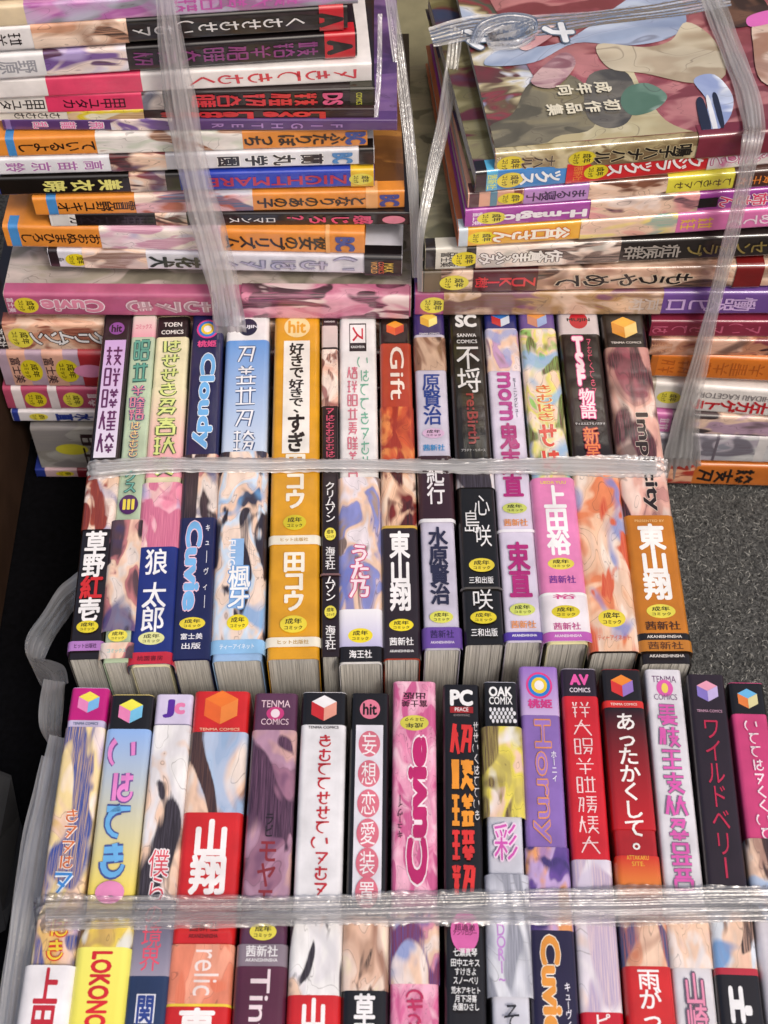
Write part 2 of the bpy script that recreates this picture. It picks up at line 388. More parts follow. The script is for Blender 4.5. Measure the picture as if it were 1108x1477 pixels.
    def marks(s, n, y0, y1, mat, seed, fill=.8, x=0, kana=False, th=.11, outline=None):
        cell = (y0-y1)/n; wd = 2*s.w*fill
        for mt, t2 in ([(outline, th+.15), (mat, th+.02)] if outline else [(mat, th+.02)]):
            o = s.off(); V, F, Z = [], [], []
            if outline: s.n += 3
            for i in range(n):
                vs, fs, zs = pseudo(seed*31+i, kana, t2); b = len(V)
                V += [(x + (v[0]-.5)*wd, y0 - cell*(i+1) + cell*.06 + v[1]*cell*.88) for v in vs]; F += [tuple(k+b for k in f) for f in fs]; Z += zs
            s.lay('title_marks' if mt is mat else 'title_marks_outline', V, F, mt, o, Z)
        s.n += 3
    def badge(s, y, col='ecd928', ink='1a1a14', h=.0036, fill=.95, x=0):
        rr_ = random.Random(int(s.L*1e7) + int(y*1e5)); h *= rr_.uniform(.92, 1.12); fill *= rr_.uniform(.93, 1.0)
        if col == 'ecd928': col = rr_.choice(('ecd928', 'e6d23c', 'dccb2c', 'e9dc50'))
        s.disc(y, s.w*fill, h, flat(col), x=x, name='oval_badge')
        s.htext('成年', y + h*.34, h*.66, flat(ink), fill*.62, x=x, bold=.02, name='badge_lettering')
        s.htext('コミック', y - h*.42, h*.46, flat(ink), fill*.66, x=x, bold=.02, name='badge_lettering')
    def cube(s, y, c1, c2, c3, r=None):
        r = r or s.w*.86; k = .866*r; q = r*.5
        s.poly([(0, y+r*1.0), (k, y+q), (0, y), (-k, y+q)], flat(c1), 'cube_emblem')
        s.poly([(-k, y+q), (0, y), (0, y-r), (-k, y-q)], flat(c2), 'cube_emblem')
        s.poly([(0, y), (k, y+q), (k, y-q), (0, y-r)], flat(c3), 'cube_emblem')
    def hit(s, y, disc, ink):
        s.disc(y, s.w*.72, s.w*.78, flat(disc), name='printed_disc'); s.htext('hit', y, s.w*.95, flat(ink), .5, bold=.03, name='imprint_lettering')
    def arcs(s, y):
        r = s.w*.92
        for c, k in (('e23c8a', 1.0), ('2a80d8', .84), ('f0d030', .6), ('f6f2ee', .36)):
            s.disc(y - r*.2, r*k, r*k*1.15, flat(c), name='rainbow_emblem')

def wrapl(b, conv, items):
    """items: drawing list in photo pixels along the spine; conv turns a pixel into local y"""
    for it in items:
        op = it[0]; a = it[1:]; kw = a[-1] if isinstance(a[-1], dict) else {}; a = [q for q in a if not isinstance(q, dict)]
        kw = dict(kw)
        if 'outline' in kw: kw['outline'] = flat(kw['outline'])
        def mt(q, y0=None, y1=None):
            if isinstance(q, str): return flat(q)
            if q[0] == 'grad': return grad(q[1], q[2], y0, y1)
            return art(q[0], q[1], *(q[2:]))
        if 'x' in kw: kw['x'] *= b.w
        def pr(p, q):
            p, q = conv(p), conv(q); return (p, q) if p > q else (q, p)
        if op == 'b': y0, y1 = pr(a[0], a[1]); b.band(y0, y1, mt(a[2], y0, y1), **kw)
        elif op == 'v': y0, y1 = pr(a[1], a[2]); b.vtext(a[0], y0, y1, flat(a[3]), **kw)
        elif op == 'r': y0, y1 = pr(a[1], a[2]); b.rtext(a[0], y0, y1, flat(a[3]), **kw)
        elif op == 'p': y0, y1 = pr(a[1], a[2]); b.marks(a[0], y0, y1, flat(a[3]), a[4], **kw)
        elif op == 'h': b.htext(a[0], conv(a[1]), a[2], flat(a[3]), **kw)
        elif op == 'o': b.badge(conv(a[0]), **kw)
        elif op == 'cube': b.cube(conv(a[0]), a[1], a[2], a[3])
        elif op == 'hit': b.hit(conv(a[0]), a[1], a[2])
        elif op == 'arcs': b.arcs(conv(a[0]))
        elif op == 'd': b.disc(conv(a[0]), b.w*a[1], a[2], flat(a[3]), **kw)

# palettes of abstract washes
SK, SK2, BR, DK, NV, LB = 'f0cdb4', 'e2ab92', '7a4632', '2b2024', '2a3a78', '9fc0e6'
P_red  = ['fbe6da', SK, 'a24a34', '7c2f28', 'e9d6cc', '5569b0']
P_drk  = [DK, '574048', SK, 'e6d8d0', NV, 'c07a7c']
P_pink = ['f3b8c6', 'e98fa8', 'fae3e0', 'f0c6c0', 'c86a8c', '9fb4e0']
P_brn  = ['6a4a3e', '3d2b2c', SK, 'efe0d6', 'b08a7a', LB]
P_blu  = [DK, '3c3a4c', SK, 'f4dccb', '6fa6dc', 'cfe0f2']
P_lil  = ['74625c', 'a58f88', SK, 'eee4ea', '8a90cc', '6c78c0']
P_hair = ['a58a98', '8a6c80', SK, 'e9d8d8', 'c8a0c8', '9aa8d8']
P_grn  = ['5c3c30', SK, 'f6e0cc', '9cd070', 'e8e07a', '7fb4e0']
P_org  = ['e88a5c', 'f6c8a6', SK, 'fbe8d8', 'd0553a', '7688c8']
P_mag  = [DK, '3a2528', 'e8b4a4', 'f6d9cb', '96505c', 'c89088']
P_blond = ['e8c07a', 'f4dca0', SK, 'fbeadb', '2b4a9c', 'b9a4d4']
P_plum = ['5a3a54', '7c5470', '9a6c84', 'd4a8a4', 'b890a8', '3c2438']
P_mono = ['f2f0f0', 'd6d4d8', SK, '2a2226', 'e9e6ea', '57505c']
P_sky  = ['8fb8ea', 'b6c8ea', 'e6d9c0', 'f4dc7a', 'f0e49a', 'a6c0e8']
P_yel  = ['efd35a', 'f4e6a0', '5b4234', 'f2f0ea', 'c9a860', 'dfe2e4']
P_flor = ['e58cb0', 'f2b4cc', 'd86a9a', 'f6d0dc', 'e89aba', 'c65a8c']
P_pur  = ['6a4c9c', '9a7cc0', '3e3268', 'c4a8d8', 'e8a26a', '57408c']

MID = 'books standing spine up in the middle bundle'
FRO = 'books standing spine up in the front bundle'
Z0 = .148
# (far xl, xr, y, near xl, xr, y, jacket, label, items) ; pixels of the 1108 x 1477 photo
mid = [
 (150,191,457, 96,148,955, '1d1517', 'black paperback with a lilac title panel, at the left end of the middle bundle', [
  ('hit',477,'8a4e9a','1d1517'), ('b',494,664,('grad','c9a6dc','e2dcec'),{'wid':.98}), ('p',5,502,660,'5a1f5c',1,{'fill':.75}), ('b',690,768,(P_red,1)),
  ('v','草野',772,836,'f4f2f2',{'fill':.95,'bold':.03}), ('v','紅',836,868,'d02a2c',{'fill':.95,'bold':.03}), ('v','壱',868,900,'f4f2f2',{'fill':.95,'bold':.03}), ('o',909), ('b',930,944,'b07cc0'), ('h','ヒット出版社',937,.0026,'3a1440')]),
 (192,228,457, 149,190,957, 'b9cdb0', 'slim pale green paperback with a purple disc numbered three in the middle bundle', [
  ('b',458,488,('grad','e6d9d0','e5a0ae')), ('h','コミックス',473,.0036,'cc5a7c'), ('p',2,492,556,'63a896',2,{'fill':.85,'outline':'33605c'}), ('p',3,558,610,'d8879a',3,{'fill':.8,'outline':'3a4a86'}), ('p',4,612,664,'f0cf8a',4,{'fill':.55,'kana':True,'outline':'54498a'}),
  ('v','クス',684,716,'6cb0a0',{'fill':.7,'outline':'2f5650'}), ('d',733,.98,.0060,'4c1a5c'), ('h','III',733,.0065,'f0dc50',{'fill':.6,'bold':.04}), ('b',755,915,(P_drk,2)), ('o',922,{'h':.0030}), ('b',932,955,(P_drk,5)), ('h','コミックス',944,.0022,'6cc8c8')]),
 (229,277,458, 191,248,963, 'ece4bc', 'cream paperback with black head and navy author panel in the middle bundle', [
  ('b',458,488,'15120f'), ('h','TOEN',470,.0032,'f2f0ea',{'fill':.75}), ('h','COMICS',481,.0030,'f2f0ea',{'fill':.9}), ('b',560,690,('grad','ece4bc','f0a0b4')), ('p',4,492,575,'dce88c',5,{'kana':True,'outline':'4c6040'}), ('p',4,577,690,'dce88c',6,{'outline':'4c6040','fill':.85}),
  ('b',700,793,(P_pink,3)), ('b',793,963,'20307c'), ('v','狼',797,832,'f4f4f6',{'fill':.85}), ('v','太郎',845,915,'f4f4f6',{'fill':.9}), ('o',925,{'col':'dfe09a','h':.0038}), ('b',945,963,'c4283c'), ('h','桃園書房',954,.0028,'6a1020')]),
 (280,326,458, 250,306,957, '1b1f4e', 'navy paperback with rainbow emblem and pale blue rounded lettering in the middle bundle', [
  ('arcs',476), ('h','桃姫',500,.0048,'e2508c',{'fill':.8,'bold':.04}), ('r','Cloudy',514,652,'6fb4ec',{'fill':.8,'bold':.045,'outline':'f0f4fa','ow':.03}), ('b',660,752,(P_drk,7)),
  ('b',752,957,'1d2353'), ('r','Cuvie',757,886,'7ab8ec',{'fill':.62,'bold':.05,'outline':'f2c8d8','ow':.035,'x':-.2}), ('v','キューヴィー',757,885,'e8e8f0',{'fill':.2,'x':.82}), ('o',905), ('h','富士美',924,.0034,'e8e8ee',{'fill':.8}), ('h','出版',938,.0034,'e8e8ee',{'fill':.7})]),
 (329,392,455, 308,380,954, '9dbfe6', 'wide pale blue and white paperback with cloudy sky fade in the middle bundle', [
  ('b',456,494,'e9e8ea'), ('d',475,.58,.0062,'1c2440'), ('h','MUJIN',475,.0030,'dfe6f0',{'fill':.62,'bold':.03}), ('b',494,655,('grad','5d94d8','c9d9ee')), ('p',5,500,655,'f3f5fa',8,{'fill':.62,'outline':'3d5a88','th':.08}), ('b',655,930,(P_blu,4)),
  ('b',780,880,'8fb8e6',{'wid':.35,'xo':-.15}), ('r','FUUGA',782,830,'f2f4fa',{'fill':.2,'x':-.45}), ('v','楓牙',820,880,'fafafa',{'fill':.6,'outline':'6fa0d8'}), ('o',901,{'fill':.62,'h':.0046}), ('b',926,946,'8fc0ea'), ('h','ティーアイネット',936,.0028,'e8f0fa')]),
 (394,460,457, 382,459,952, 'dea021', 'wide amber yellow paperback with black brush title on white in the middle bundle', [
  ('hit',474,'f0d9a0','dea021'), ('b',494,656,'f2efe8',{'wid':.72}), ('v','好きで',498,548,'17120f',{'fill':.42,'bold':.03}), ('v','好きで、',550,602,'17120f',{'fill':.42,'bold':.03}), ('v','すぎ',600,654,'17120f',{'fill':.5,'bold':.035}),
  ('v','田コウ',657,736,'f6f0e0',{'fill':.58,'bold':.04}), ('o',756,{'fill':.62,'h':.0044}), ('b',775,788,'ece6d4'), ('h','ヒット出版社',781,.0022,'b58a2a',{'fill':.7}), ('v','田コウ',799,884,'f6f0e0',{'fill':.58,'bold':.04}), ('o',903,{'fill':.66,'h':.0048}), ('b',922,936,'ece6d4'), ('h','ヒット出版社',929,.0024,'b58a2a',{'fill':.75})]),
 (462,485,459, 461,488,951, '231517', 'very thin black paperback squeezed beside the amber one in the middle bundle', [
  ('h','KAIOHSHA',468,.0012,'f0eaea'), ('b',474,505,'d8c8c4'), ('b',508,590,(['e6b8a4','f0d2c0','5c2a2c','8a3a3c','f2dfd2'],6,60)), ('p',7,592,665,'d85a76',9,{'kana':True}), ('v','クリムゾン',700,758,'f4f2f2'), ('o',775,{'h':.0038}), ('v','海王社',794,826,'e8e6e6',{'fill':.8}), ('b',832,835,'7c5c5c'), ('v','ムゾン',836,872,'f4f2f2'), ('o',888,{'h':.0038}), ('v','海王社',908,942,'e8e6e6',{'fill':.8})]),
 (488,546,460, 491,552,957, 'eceaea', 'white paperback with red boxed emblem and black foot in the middle bundle', [
  ('b',468,508,'24181c',{'wid':.62}), ('b',470,496,'f2f0f0',{'wid':.56}), ('r','ス',473,494,'c8283c',{'fill':.4}), ('h','KAIOHSHA',502,.0018,'f0f0f0',{'fill':.5}), ('p',8,514,680,'7ab8a0',10,{'fill':.34,'x':.45,'kana':True}), ('p',8,530,694,'d8788c',11,{'fill':.36,'x':-.4}),
  ('b',690,900,(P_lil,8)), ('v','うた乃',787,862,'f6e4ec',{'fill':.7,'outline':'cc4a78','bold':.03}), ('b',880,940,('grad','f2f0f4','b8b4dc')), ('o',918,{'fill':.8}), ('b',934,957,'17110f'), ('h','海王社',945,.0044,'f4f2f2',{'fill':.72})]),
 (548,593,457, 554,608,955, 'b4452e', 'rust red paperback with black head and black author panel in the middle bundle', [
  ('b',458,498,'20140f'), ('cube',476,'e89a30','e0602c','c8482c'), ('r','Gift',503,580,'f4e4d8',{'fill':.6,'bold':.01,'x':.1}), ('b',590,668,(['b4452e','cc5a34','e08a4c','9c3424'],9,50)), ('b',668,762,(['efc4a4','f7dcc4','f4ece6','7a2a24','3a2020'],10)), ('b',762,766,'d8b048'), ('b',766,955,'2c2024'), ('v','東山翔',772,884,'f6f4f4',{'fill':.82,'bold':.035}), ('o',906), ('h','茜新社',930,.0044,'f0eeee'), ('h','AKANESHINSHA',944,.0014,'f0eeee')]),
 (594,640,449, 612,664,943, 'c9c4d6', 'silver lilac paperback with purple head and navy author name in the middle bundle', [
  ('b',450,488,'3a2c6c'), ('cube',467,'eac850','d8a840','f0e08a'), ('h','TENMA COMICS',487,.0013,'f0f0f4'), ('b',492,540,(['6a4a3a','8a6450','4a3228','c8a890'],11)), ('v','原賢治',545,618,'28408c',{'fill':.8,'bold':.02}), ('o',631,{'col':'dcb8d8','h':.0034}), ('h','茜新社',652,.0042,'3a90cc'),
  ('b',664,755,'3a2028'), ('v','紀行',674,733,'f2eef0',{'fill':.75}), ('b',755,760,'ecebee'), ('v','水原賢治',768,878,'2a2a44',{'fill':.78,'bold':.03}), ('o',897,{'col':'d8d85a'}), ('b',912,943,'6a4aa0'), ('h','茜新社',922,.0044,'2c1c50'), ('h','AKANESHINSHA',934,.0014,'e8e0f0')]),
 (645,696,453, 670,728,934, '17140f', 'glossy black paperback with grey white brush title in the middle bundle', [
  ('h','SC',467,.0095,'e6e6e6',{'fill':.85,'bold':.05}), ('h','SANWA',488,.0026,'e6e6e6',{'fill':.75}), ('h','COMICS',497,.0026,'e6e6e6',{'fill':.8}), ('v','不埒',503,570,'dcdcdc',{'fill':.95,'bold':.01}), ('r','re:Birth',572,645,'8c2a2c',{'fill':.42,'x':.1}), ('h','プラチナ・リバース',654,.0018,'c0c0c0'),
  ('b',678,708,(P_mono,12)), ('v','心咲',712,800,'e8e8e8',{'fill':.6,'x':.35,'bold':.0}), ('v','島',740,775,'e8e8e8',{'fill':.62,'x':-.45,'bold':.0}), ('o',820,{'x':.1}), ('h','三和出版',842,.0040,'e8e8e8',{'fill':.85}), ('b',852,855,'5a5650'), ('v','咲',856,884,'e8e8e8',{'fill':.75,'bold':.0}), ('o',896), ('h','三和出版',918,.0044,'e8e8e8')]),
 (698,746,447, 731,786,930, 'd9d2e6', 'pale lilac paperback with magenta lettering and navy head in the middle bundle', [
  ('b',448,476,'2a2f74'), ('cube',463,'3a78c8','c83a3a','d8e0ee'), ('b',478,538,(P_hair,13)), ('r','morn',540,610,'b03a8c',{'fill':.55,'bold':.035,'x':-.1}), ('v','モーニングビュー',548,606,'5a5a70',{'fill':.16,'x':.75}), ('v','鬼束',614,690,'b02a78',{'fill':.8,'bold':.035}), ('v','直',690,720,'b02a78',{'fill':.8,'bold':.035}), ('o',737,{'col':'cfd86a'}), ('h','茜新社',758,.0044,'e0904a'),
  ('b',768,772,'f0eef4'), ('v','束直',788,866,'b02a78',{'fill':.85,'bold':.035}), ('o',884,{'col':'cfd86a'}), ('h','茜新社',906,.0042,'e0904a'), ('b',917,930,'5238a0'), ('h','AKANESHINSHA',922,.0014,'f0f0f4')]),
 (748,799,452, 790,850,933, 'e6dfae', 'yellow green paperback with pink author panel in the middle bundle', [
  ('b',452,478,'6a5296'), ('cube',465,'e0964c','c88a70','9ab0dc'), ('b',480,694,(P_grn,14)), ('p',4,560,614,'e0703c',15,{'kana':True,'fill':.7,'outline':'f2f0b0'}), ('p',2,616,690,'e05040',16,{'kana':True,'fill':.7,'outline':'f2f0d0','th':.15}), ('b',696,862,'e888bc'), ('h','UEDA YUU',703,.0018,'f0e040'), ('v','上田裕',708,806,'fafafa',{'fill':.82,'bold':.035}), ('o',820,{'col':'e6d850'}), ('h','茜新社',843,.0044,'7a3a98'), ('b',862,866,'fafafa'), ('b',866,933,'f2eaf0'), ('h','裕',868,.0028,'d04a8c',{'fill':.8}), ('o',890), ('h','茜新社',911,.0040,'c0508c'), ('b',919,933,'c060b8'), ('h','AKANESHINSHA',925,.0014,'f6f0f6')]),
 (802,863,448, 854,922,945, '1c1412', 'black paperback with bold pink and white capitals, second from right in the middle bundle', [
  ('b',448,486,'cfc4c6'), ('d',466,.6,.0062,'b8202c'), ('h','MUJIN',466,.0030,'1c1412',{'fill':.75,'bold':.03}), ('v','TSF',490,560,'fae8ee',{'fill':.42,'x':-.2,'outline':'e0488c','bold':.06}), ('p',7,492,575,'e0607c',17,{'kana':True,'fill':.16,'x':.5}), ('v','物語',566,608,'fae8ee',{'fill':.5,'outline':'e0488c'}), ('h','ティエスエフモノガタリ',616,.0018,'e8e8e8'), ('v','新堂',622,664,'f08a50',{'fill':.5,'outline':'a02a3c'}),
  ('b',664,945,(P_org,18,34)), ('o',897,{'fill':.8,'h':.0048}), ('h','ティーアイネット',925,.0030,'e07860',{'fill':.9})]),
 (867,929,458, 926,1000,960, '201612', 'black headed paperback with orange author panel at the right end of the middle bundle', [
  ('b',458,500,'1a130f'), ('cube',477,'f0b040','d8902c','f6d080'), ('h','TENMA COMICS',499,.0014,'e8e0d8'), ('b',506,750,(P_mag,19,26)), ('r','Imp',600,662,'2a1c18',{'fill':.46,'x':.25,'bold':.03,'outline':'e8d8c8','ow':.02}), ('r','licity',664,742,'2a1c18',{'fill':.46,'x':.3,'bold':.03,'outline':'e8d8c8','ow':.02}), ('b',748,918,'c87a1c'), ('h','PRESENTED BY',756,.0015,'f0c080',{'fill':.8}), ('v','東山翔',762,868,'faf8f4',{'fill':.74,'bold':.04}), ('o',886,{'fill':.78,'h':.0040}), ('h','茜新社',907,.0048,'4a2a14'), ('b',918,928,'1a130f'), ('h','AKANESHINSHA',923,.0016,'e8e0d8'), ('b',928,944,'c07a24'), ('h','茜新社',936,.0042,'5a3210'), ('h','AKANESHINSHA',951,.0016,'e8e0d8')]),
]
front = [
 (103,157,995, 28,95,1477, 'c9bfe0', 'paperback with magenta head and yellow topped cube, leftmost in the front bundle', [
  ('b',994,1042,'c01c7c'), ('cube',1016,'f0e250','e88ac0','7ab8ea'), ('h','TENMA COMICS',1047,.0014,'3a5a7a'), ('b',1052,1395,(P_blond,21,30)), ('p',4,1170,1258,'d8743c',22,{'kana':True,'fill':.5,'outline':'f8eee6'}), ('p',1,1258,1295,'3c8ad8',23,{'kana':True,'fill':.7,'outline':'e6f0f8'}), ('p',2,1325,1392,'f2d23c',24,{'kana':True,'fill':.62,'outline':'d83c2c','x':.2}), ('b',1397,1700,'f1eef2'), ('v','上田裕',1402,1560,'c02434',{'fill':.8,'bold':.03})]),
 (159,220,1006, 99,174,1477, 'efd980', 'blue to yellow paperback with pink topped cube on black head in the front bundle', [
  ('b',1007,1056,'16110f'), ('cube',1030,'f0ea50','e886b8','7ac4ea'), ('b',1056,1295,('grad','8fb4ec','f2dc60')), ('p',2,1066,1165,'e88ad0',321,{'kana':True,'fill':.7,'outline':'7a5a9c','th':.16}), ('p',2,1165,1275,'6fb6ee',145,{'kana':True,'fill':.82,'outline':'4a5a9c','th':.18}), ('d',1293,.85,.0050,'e890c0'), ('b',1330,1372,(P_yel,27)), ('b',1372,1700,('grad','f4ee70','f0e23c')), ('r','LOKONO',1378,1490,'d8242c',{'fill':.6,'bold':.04})]),
 (224,279,1003, 176,237,1477, '8c86a0', 'paperback with lilac head lettered in purple and pink in the front bundle', [
  ('b',1003,1046,'d6cce8'), ('h','J',1024,.0095,'5a2a9c',{'fill':.42,'x':-.35,'bold':.06}), ('h','c',1024,.0060,'e880b0',{'fill':.4,'x':.45,'bold':.06}), ('b',1048,1300,(P_mono,28,30)), ('v','僕ら',1228,1305,'e04a5c',{'fill':.72,'outline':'f6eef0','bold':.0}), ('b',1300,1410,('grad','2c3458','9a94a8')), ('v','の境界',1305,1402,'e8506c',{'fill':.72,'bold':.0}), ('b',1410,1700,'24365c'), ('b',1436,1478,'e8e8f0',{'wid':.62}), ('v','関',1438,1478,'28408c',{'fill':.6,'bold':.03})]),
 (284,364,999, 240,334,1477, 'd02424', 'wide red paperback with an orange cube, fourth from left in the front bundle', [
  ('cube',1022,'ee7a2a','e8682a','f08a3c'), ('h','TENMA COMICS',1054,.0014,'f0c0a0'), ('b',1058,1175,(P_brn,29,30)), ('b',1174,1362,'cf2325'), ('v','山翔',1186,1290,'f8f4f4',{'fill':.78,'bold':.04}), ('h','茜新社',1338,.0044,'5a1414',{'fill':.6}), ('h','AKANESHINSHA',1352,.0018,'5a1414',{'fill':.6}), ('b',1364,1450,(['e88a6c','f0a488','e07858'],30)), ('r','relic',1372,1438,'f8e8e4',{'fill':.5,'bold':-.004,'x':.25}), ('b',1450,1454,'f0d040'), ('b',1454,1700,'cc2020'), ('v','東',1458,1500,'f8f4f4',{'fill':.75,'bold':.04})]),
 (368,430,1003, 335,410,1477, '5c3450', 'plum purple paperback with pale pink imprint head in the front bundle', [
  ('h','TENMA',1018,.0036,'eccfd8',{'fill':.9,'bold':.0}), ('d',1032,.55,.0034,'c83c7c'), ('d',1032,.28,.0022,'f2e0e8'), ('h','COMICS',1044,.0030,'eccfd8',{'fill':.85,'bold':.0}), ('b',1056,1300,(P_plum,31,26)), ('v','ラビ',1175,1210,'1c1418',{'fill':.3}), ('v','モヤモ',1212,1318,'8c2c34',{'fill':.6,'bold':.02}), ('o',1346,{'fill':.8}), ('b',1364,1396,'8a7c88'), ('h','茜新社',1374,.0048,'f0eef0'), ('h','AKANESHINSHA',1387,.0014,'f0eef0'), ('b',1396,1700,'58243c'), ('r','Tint',1400,1500,'eedce2',{'fill':.55,'bold':.01})]),
 (435,500,1003, 413,489,1477, 'e9e8ec', 'white paperback with black head, red cube and tall red lettering in the front bundle', [
  ('b',1003,1050,'16110f'), ('cube',1026,'f0eef0','c8282c','e8a08c'), ('h','TENMA COMICS',1054,.0014,'2a2024'), ('p',11,1064,1298,'c02834',32,{'kana':True,'fill':.42,'x':.15,'th':.13}), ('b',1325,1440,(P_mono,33,32)), ('b',1440,1700,'d02226'), ('v','山翔',1446,1530,'f8f4f4',{'fill':.7,'bold':.04})]),
 (508,561,1003, 491,561,1477, '16110f', 'black headed paperback with a column of pink discs in the front bundle', [
  ('hit',1026,'e07c94','16110f'), ('b',1049,1300,'e6e4ee',{'wid':.96})] + [x for i, c in enumerate('妄想恋愛装置') for x in (('d',1076+i*43,.76,.0064+i*.0001,'dc7286'), ('v',c,1060+i*43,1092+i*43,'faf4f6',{'fill':.55,'bold':.0}))] + [('b',1325,1432,(['c8a088','8a5c48','f0d8c8','e8c0a8','241a1c','efe0c0'],34,34)), ('b',1432,1700,'130f10'), ('v','草野',1438,1520,'f4f2f4',{'fill':.7,'bold':.03})]),
 (565,630,988, 562,633,1477, P_flor, 'pink floral paperback turned upside down with magenta rounded word in the front bundle', [
  ('h','富士美',1020,.0036,'30141c',{'fill':.8}), ('h','出版',1009,.0036,'30141c',{'fill':.7}), ('o',1048,{'col':'d8d050'}), ('r','Cuvie',1068,1282,'c0246c',{'fill':.62,'x':-.15,'bold':.06,'outline':'fae8f0','ow':.04}), ('v','キューヴィー',1152,1215,'4a1c30',{'fill':.18,'x':.85}), ('b',1320,1425,(['6f8ccc','4a5aa8','f0cdb4','f4e2da','d890a8','7a3450'],35)), ('p',3,1430,1540,'c03060',36,{'kana':True,'fill':.6})]),
 (638,690,992, 638,703,1477, '15100f', 'black anthology paperback with huge red and orange brush marks in the front bundle', [
  ('h','PC',1011,.0085,'f2f2f2',{'fill':.85,'bold':.05}), ('b',1024,1033,'a02020',{'wid':.85}), ('h','PEACE',1028,.0020,'f2e8e8',{'fill':.5}), ('h','comic',1036,.0014,'8a8080',{'fill':.6}), ('p',1,1046,1098,'e03430',37,{'th':.17}), ('p',2,1098,1200,'f09a2c',38,{'th':.17}), ('p',2,1200,1300,'e03430',39,{'th':.17}), ('p',9,1046,1190,'d8d4d4',40,{'kana':True,'fill':.16,'x':.98}),
  ('d',1350,.95,.0090,'e06ab0'), ('h','超過激',1344,.0028,'5a1440',{'fill':.7}), ('h','アンソロジー',1352,.0020,'5a1440',{'fill':.8}), ('h','七瀬真琴',1380,.0036,'f0f0f0',{'fill':.8}), ('h','田中エキス',1395,.0034,'f0f0f0',{'fill':.95}), ('h','すけきよ',1408,.0030,'f0f0f0',{'fill':.7}), ('h','スノーベリ',1421,.0030,'f0f0f0',{'fill':.8}), ('h','荒木アキヒト',1435,.0030,'f0f0f0',{'fill':.95}), ('h','月下冴喜',1447,.0030,'f0f0f0',{'fill':.72}), ('h','永園ひさし',1459,.0030,'f0f0f0',{'fill':.85})]),
 (695,743,986, 707,764,1477, 'cfd0dc', 'silver white paperback with black dotted head in the front bundle', [
  ('b',986,1050,'1a1614'), ('h','OAK',1000,.0052,'f0f0f0',{'fill':.95,'bold':.04}), ('h','COMIX',1013,.0040,'f0f0f0',{'fill':.95})] + [('d',1026+r*6,.11,.0011,'e8e8ec',{'x':-.85+.34*k+(.17 if r%2 else 0),'n':10}) for r in range(4) for k in range(6)] + [('b',1052,1182,(['5a4234','e8d85a','f0cdb4','f0f0f4','c8b860'],41)), ('v','彩',1172,1264,'d858b8',{'fill':.95,'bold':.0,'outline':'f2d8ee'}), ('b',1264,1440,(['d0d2de','e0e2ea','b8bac8','8a8c98'],42,26)), ('v','DORI~',1335,1425,'c890d8',{'fill':.34,'x':-.6}), ('v','そら',1448,1530,'1c1a22',{'fill':.7,'bold':.0})]),
 (747,803,964, 768,833,1477, '8c6cb8', 'violet paperback with rainbow emblem and orange outlined word in the front bundle', [
  ('b',965,1034,('grad','9a72c4','c8b0dc')), ('arcs',988), ('h','桃姫',1018,.0048,'d83c8c',{'fill':.85,'bold':.04}), ('r','Horny',1042,1218,'a07ac8',{'fill':.72,'bold':.0,'x':-.1,'outline':'e89a4c','ow':.03}), ('v','ホーニィ',1086,1130,'f0ecf6',{'fill':.2,'x':.75}), ('b',1225,1345,(P_pur,43)), ('b',1345,1700,'221a3c'), ('r','Cuvie',1352,1500,'e89a3c',{'fill':.62,'bold':.05,'outline':'f4ecdc','ow':.03,'x':-.15}), ('v','キューヴィー',1420,1500,'f0ecf6',{'fill':.2,'x':.8})]),
 (811,861,966, 840,902,1477, 'd8cfe0', 'paperback with scarlet title panel of thin white marks in the front bundle', [
  ('b',966,1006,'2a1c28'), ('h','AV',982,.0058,'e85aa8',{'fill':.75,'bold':.06}), ('h','COMICS',997,.0024,'e8dce8',{'fill':.8}), ('b',1006,1242,'d0202c'), ('p',8,1012,1236,'f4d8d8',44,{'fill':.72,'th':.06}), ('b',1242,1462,(['e8e0ea','cfc4dc','f2ecf0','b8a8c8','f0d8d0'],45,26)), ('b',1462,1700,'c8182c'), ('v','ピピ',1464,1510,'f8f0f0',{'fill':.6})]),
 (865,922,968, 904,973,1477, 'b01c20', 'black to red paperback with white brush kana title in the front bundle', [
  ('b',968,1022,'1c1412'), ('cube',992,'ee8a2c','d83430','9a78c8'), ('b',1014,1024,'d83028'), ('h','TENMA COMICS',1019,.0013,'f4dcd0'), ('b',1024,1200,('grad','1a1012','c41c22')), ('v','あったかくして。',1032,1238,'f8f4f0',{'fill':.72,'bold':.02}), ('b',1238,1300,('grad','cf2c20','f09a3c')), ('h','ATTAKAKU',1241,.0020,'f0c040',{'fill':.7,'bold':.0}), ('h','SITE.',1250,.0020,'f0c040',{'fill':.4,'bold':.0}), ('b',1325,1398,(['e8a888','f0cdb4','8a4a34','3a4c7c','d87850'],46)), ('b',1398,1700,'d02626'), ('v','雨がっぱ',1402,1520,'f8f4f4',{'fill':.7,'bold':.02})]),
 (928,985,968, 977,1036,1477, 'e0dde4', 'silver white paperback with magenta shadowed title marks in the front bundle', [
  ('h','TENMA',982,.0034,'6a3a6c',{'fill':.9,'bold':.0}), ('d',995,.62,.0044,'e060b0'), ('d',995,.25,.0026,'f0d860'), ('h','COMICS',1008,.0030,'8a6a8c',{'fill':.85,'bold':.0}), ('p',8,1018,1290,'e060b4',47,{'fill':.75,'outline':'8a8494','th':.13}), ('b',1320,1400,(['f0e0d8','e8c8b8','d8d8e0','f0cdb4','c8c8d4'],48)), ('v','山崎',1408,1500,'e890b0',{'fill':.72,'outline':'70586c'})]),
 (989,1045,978, 1038,1100,1477, '2a1c24', 'dark plum paperback with crimson kana title and pink topped cube in the front bundle', [
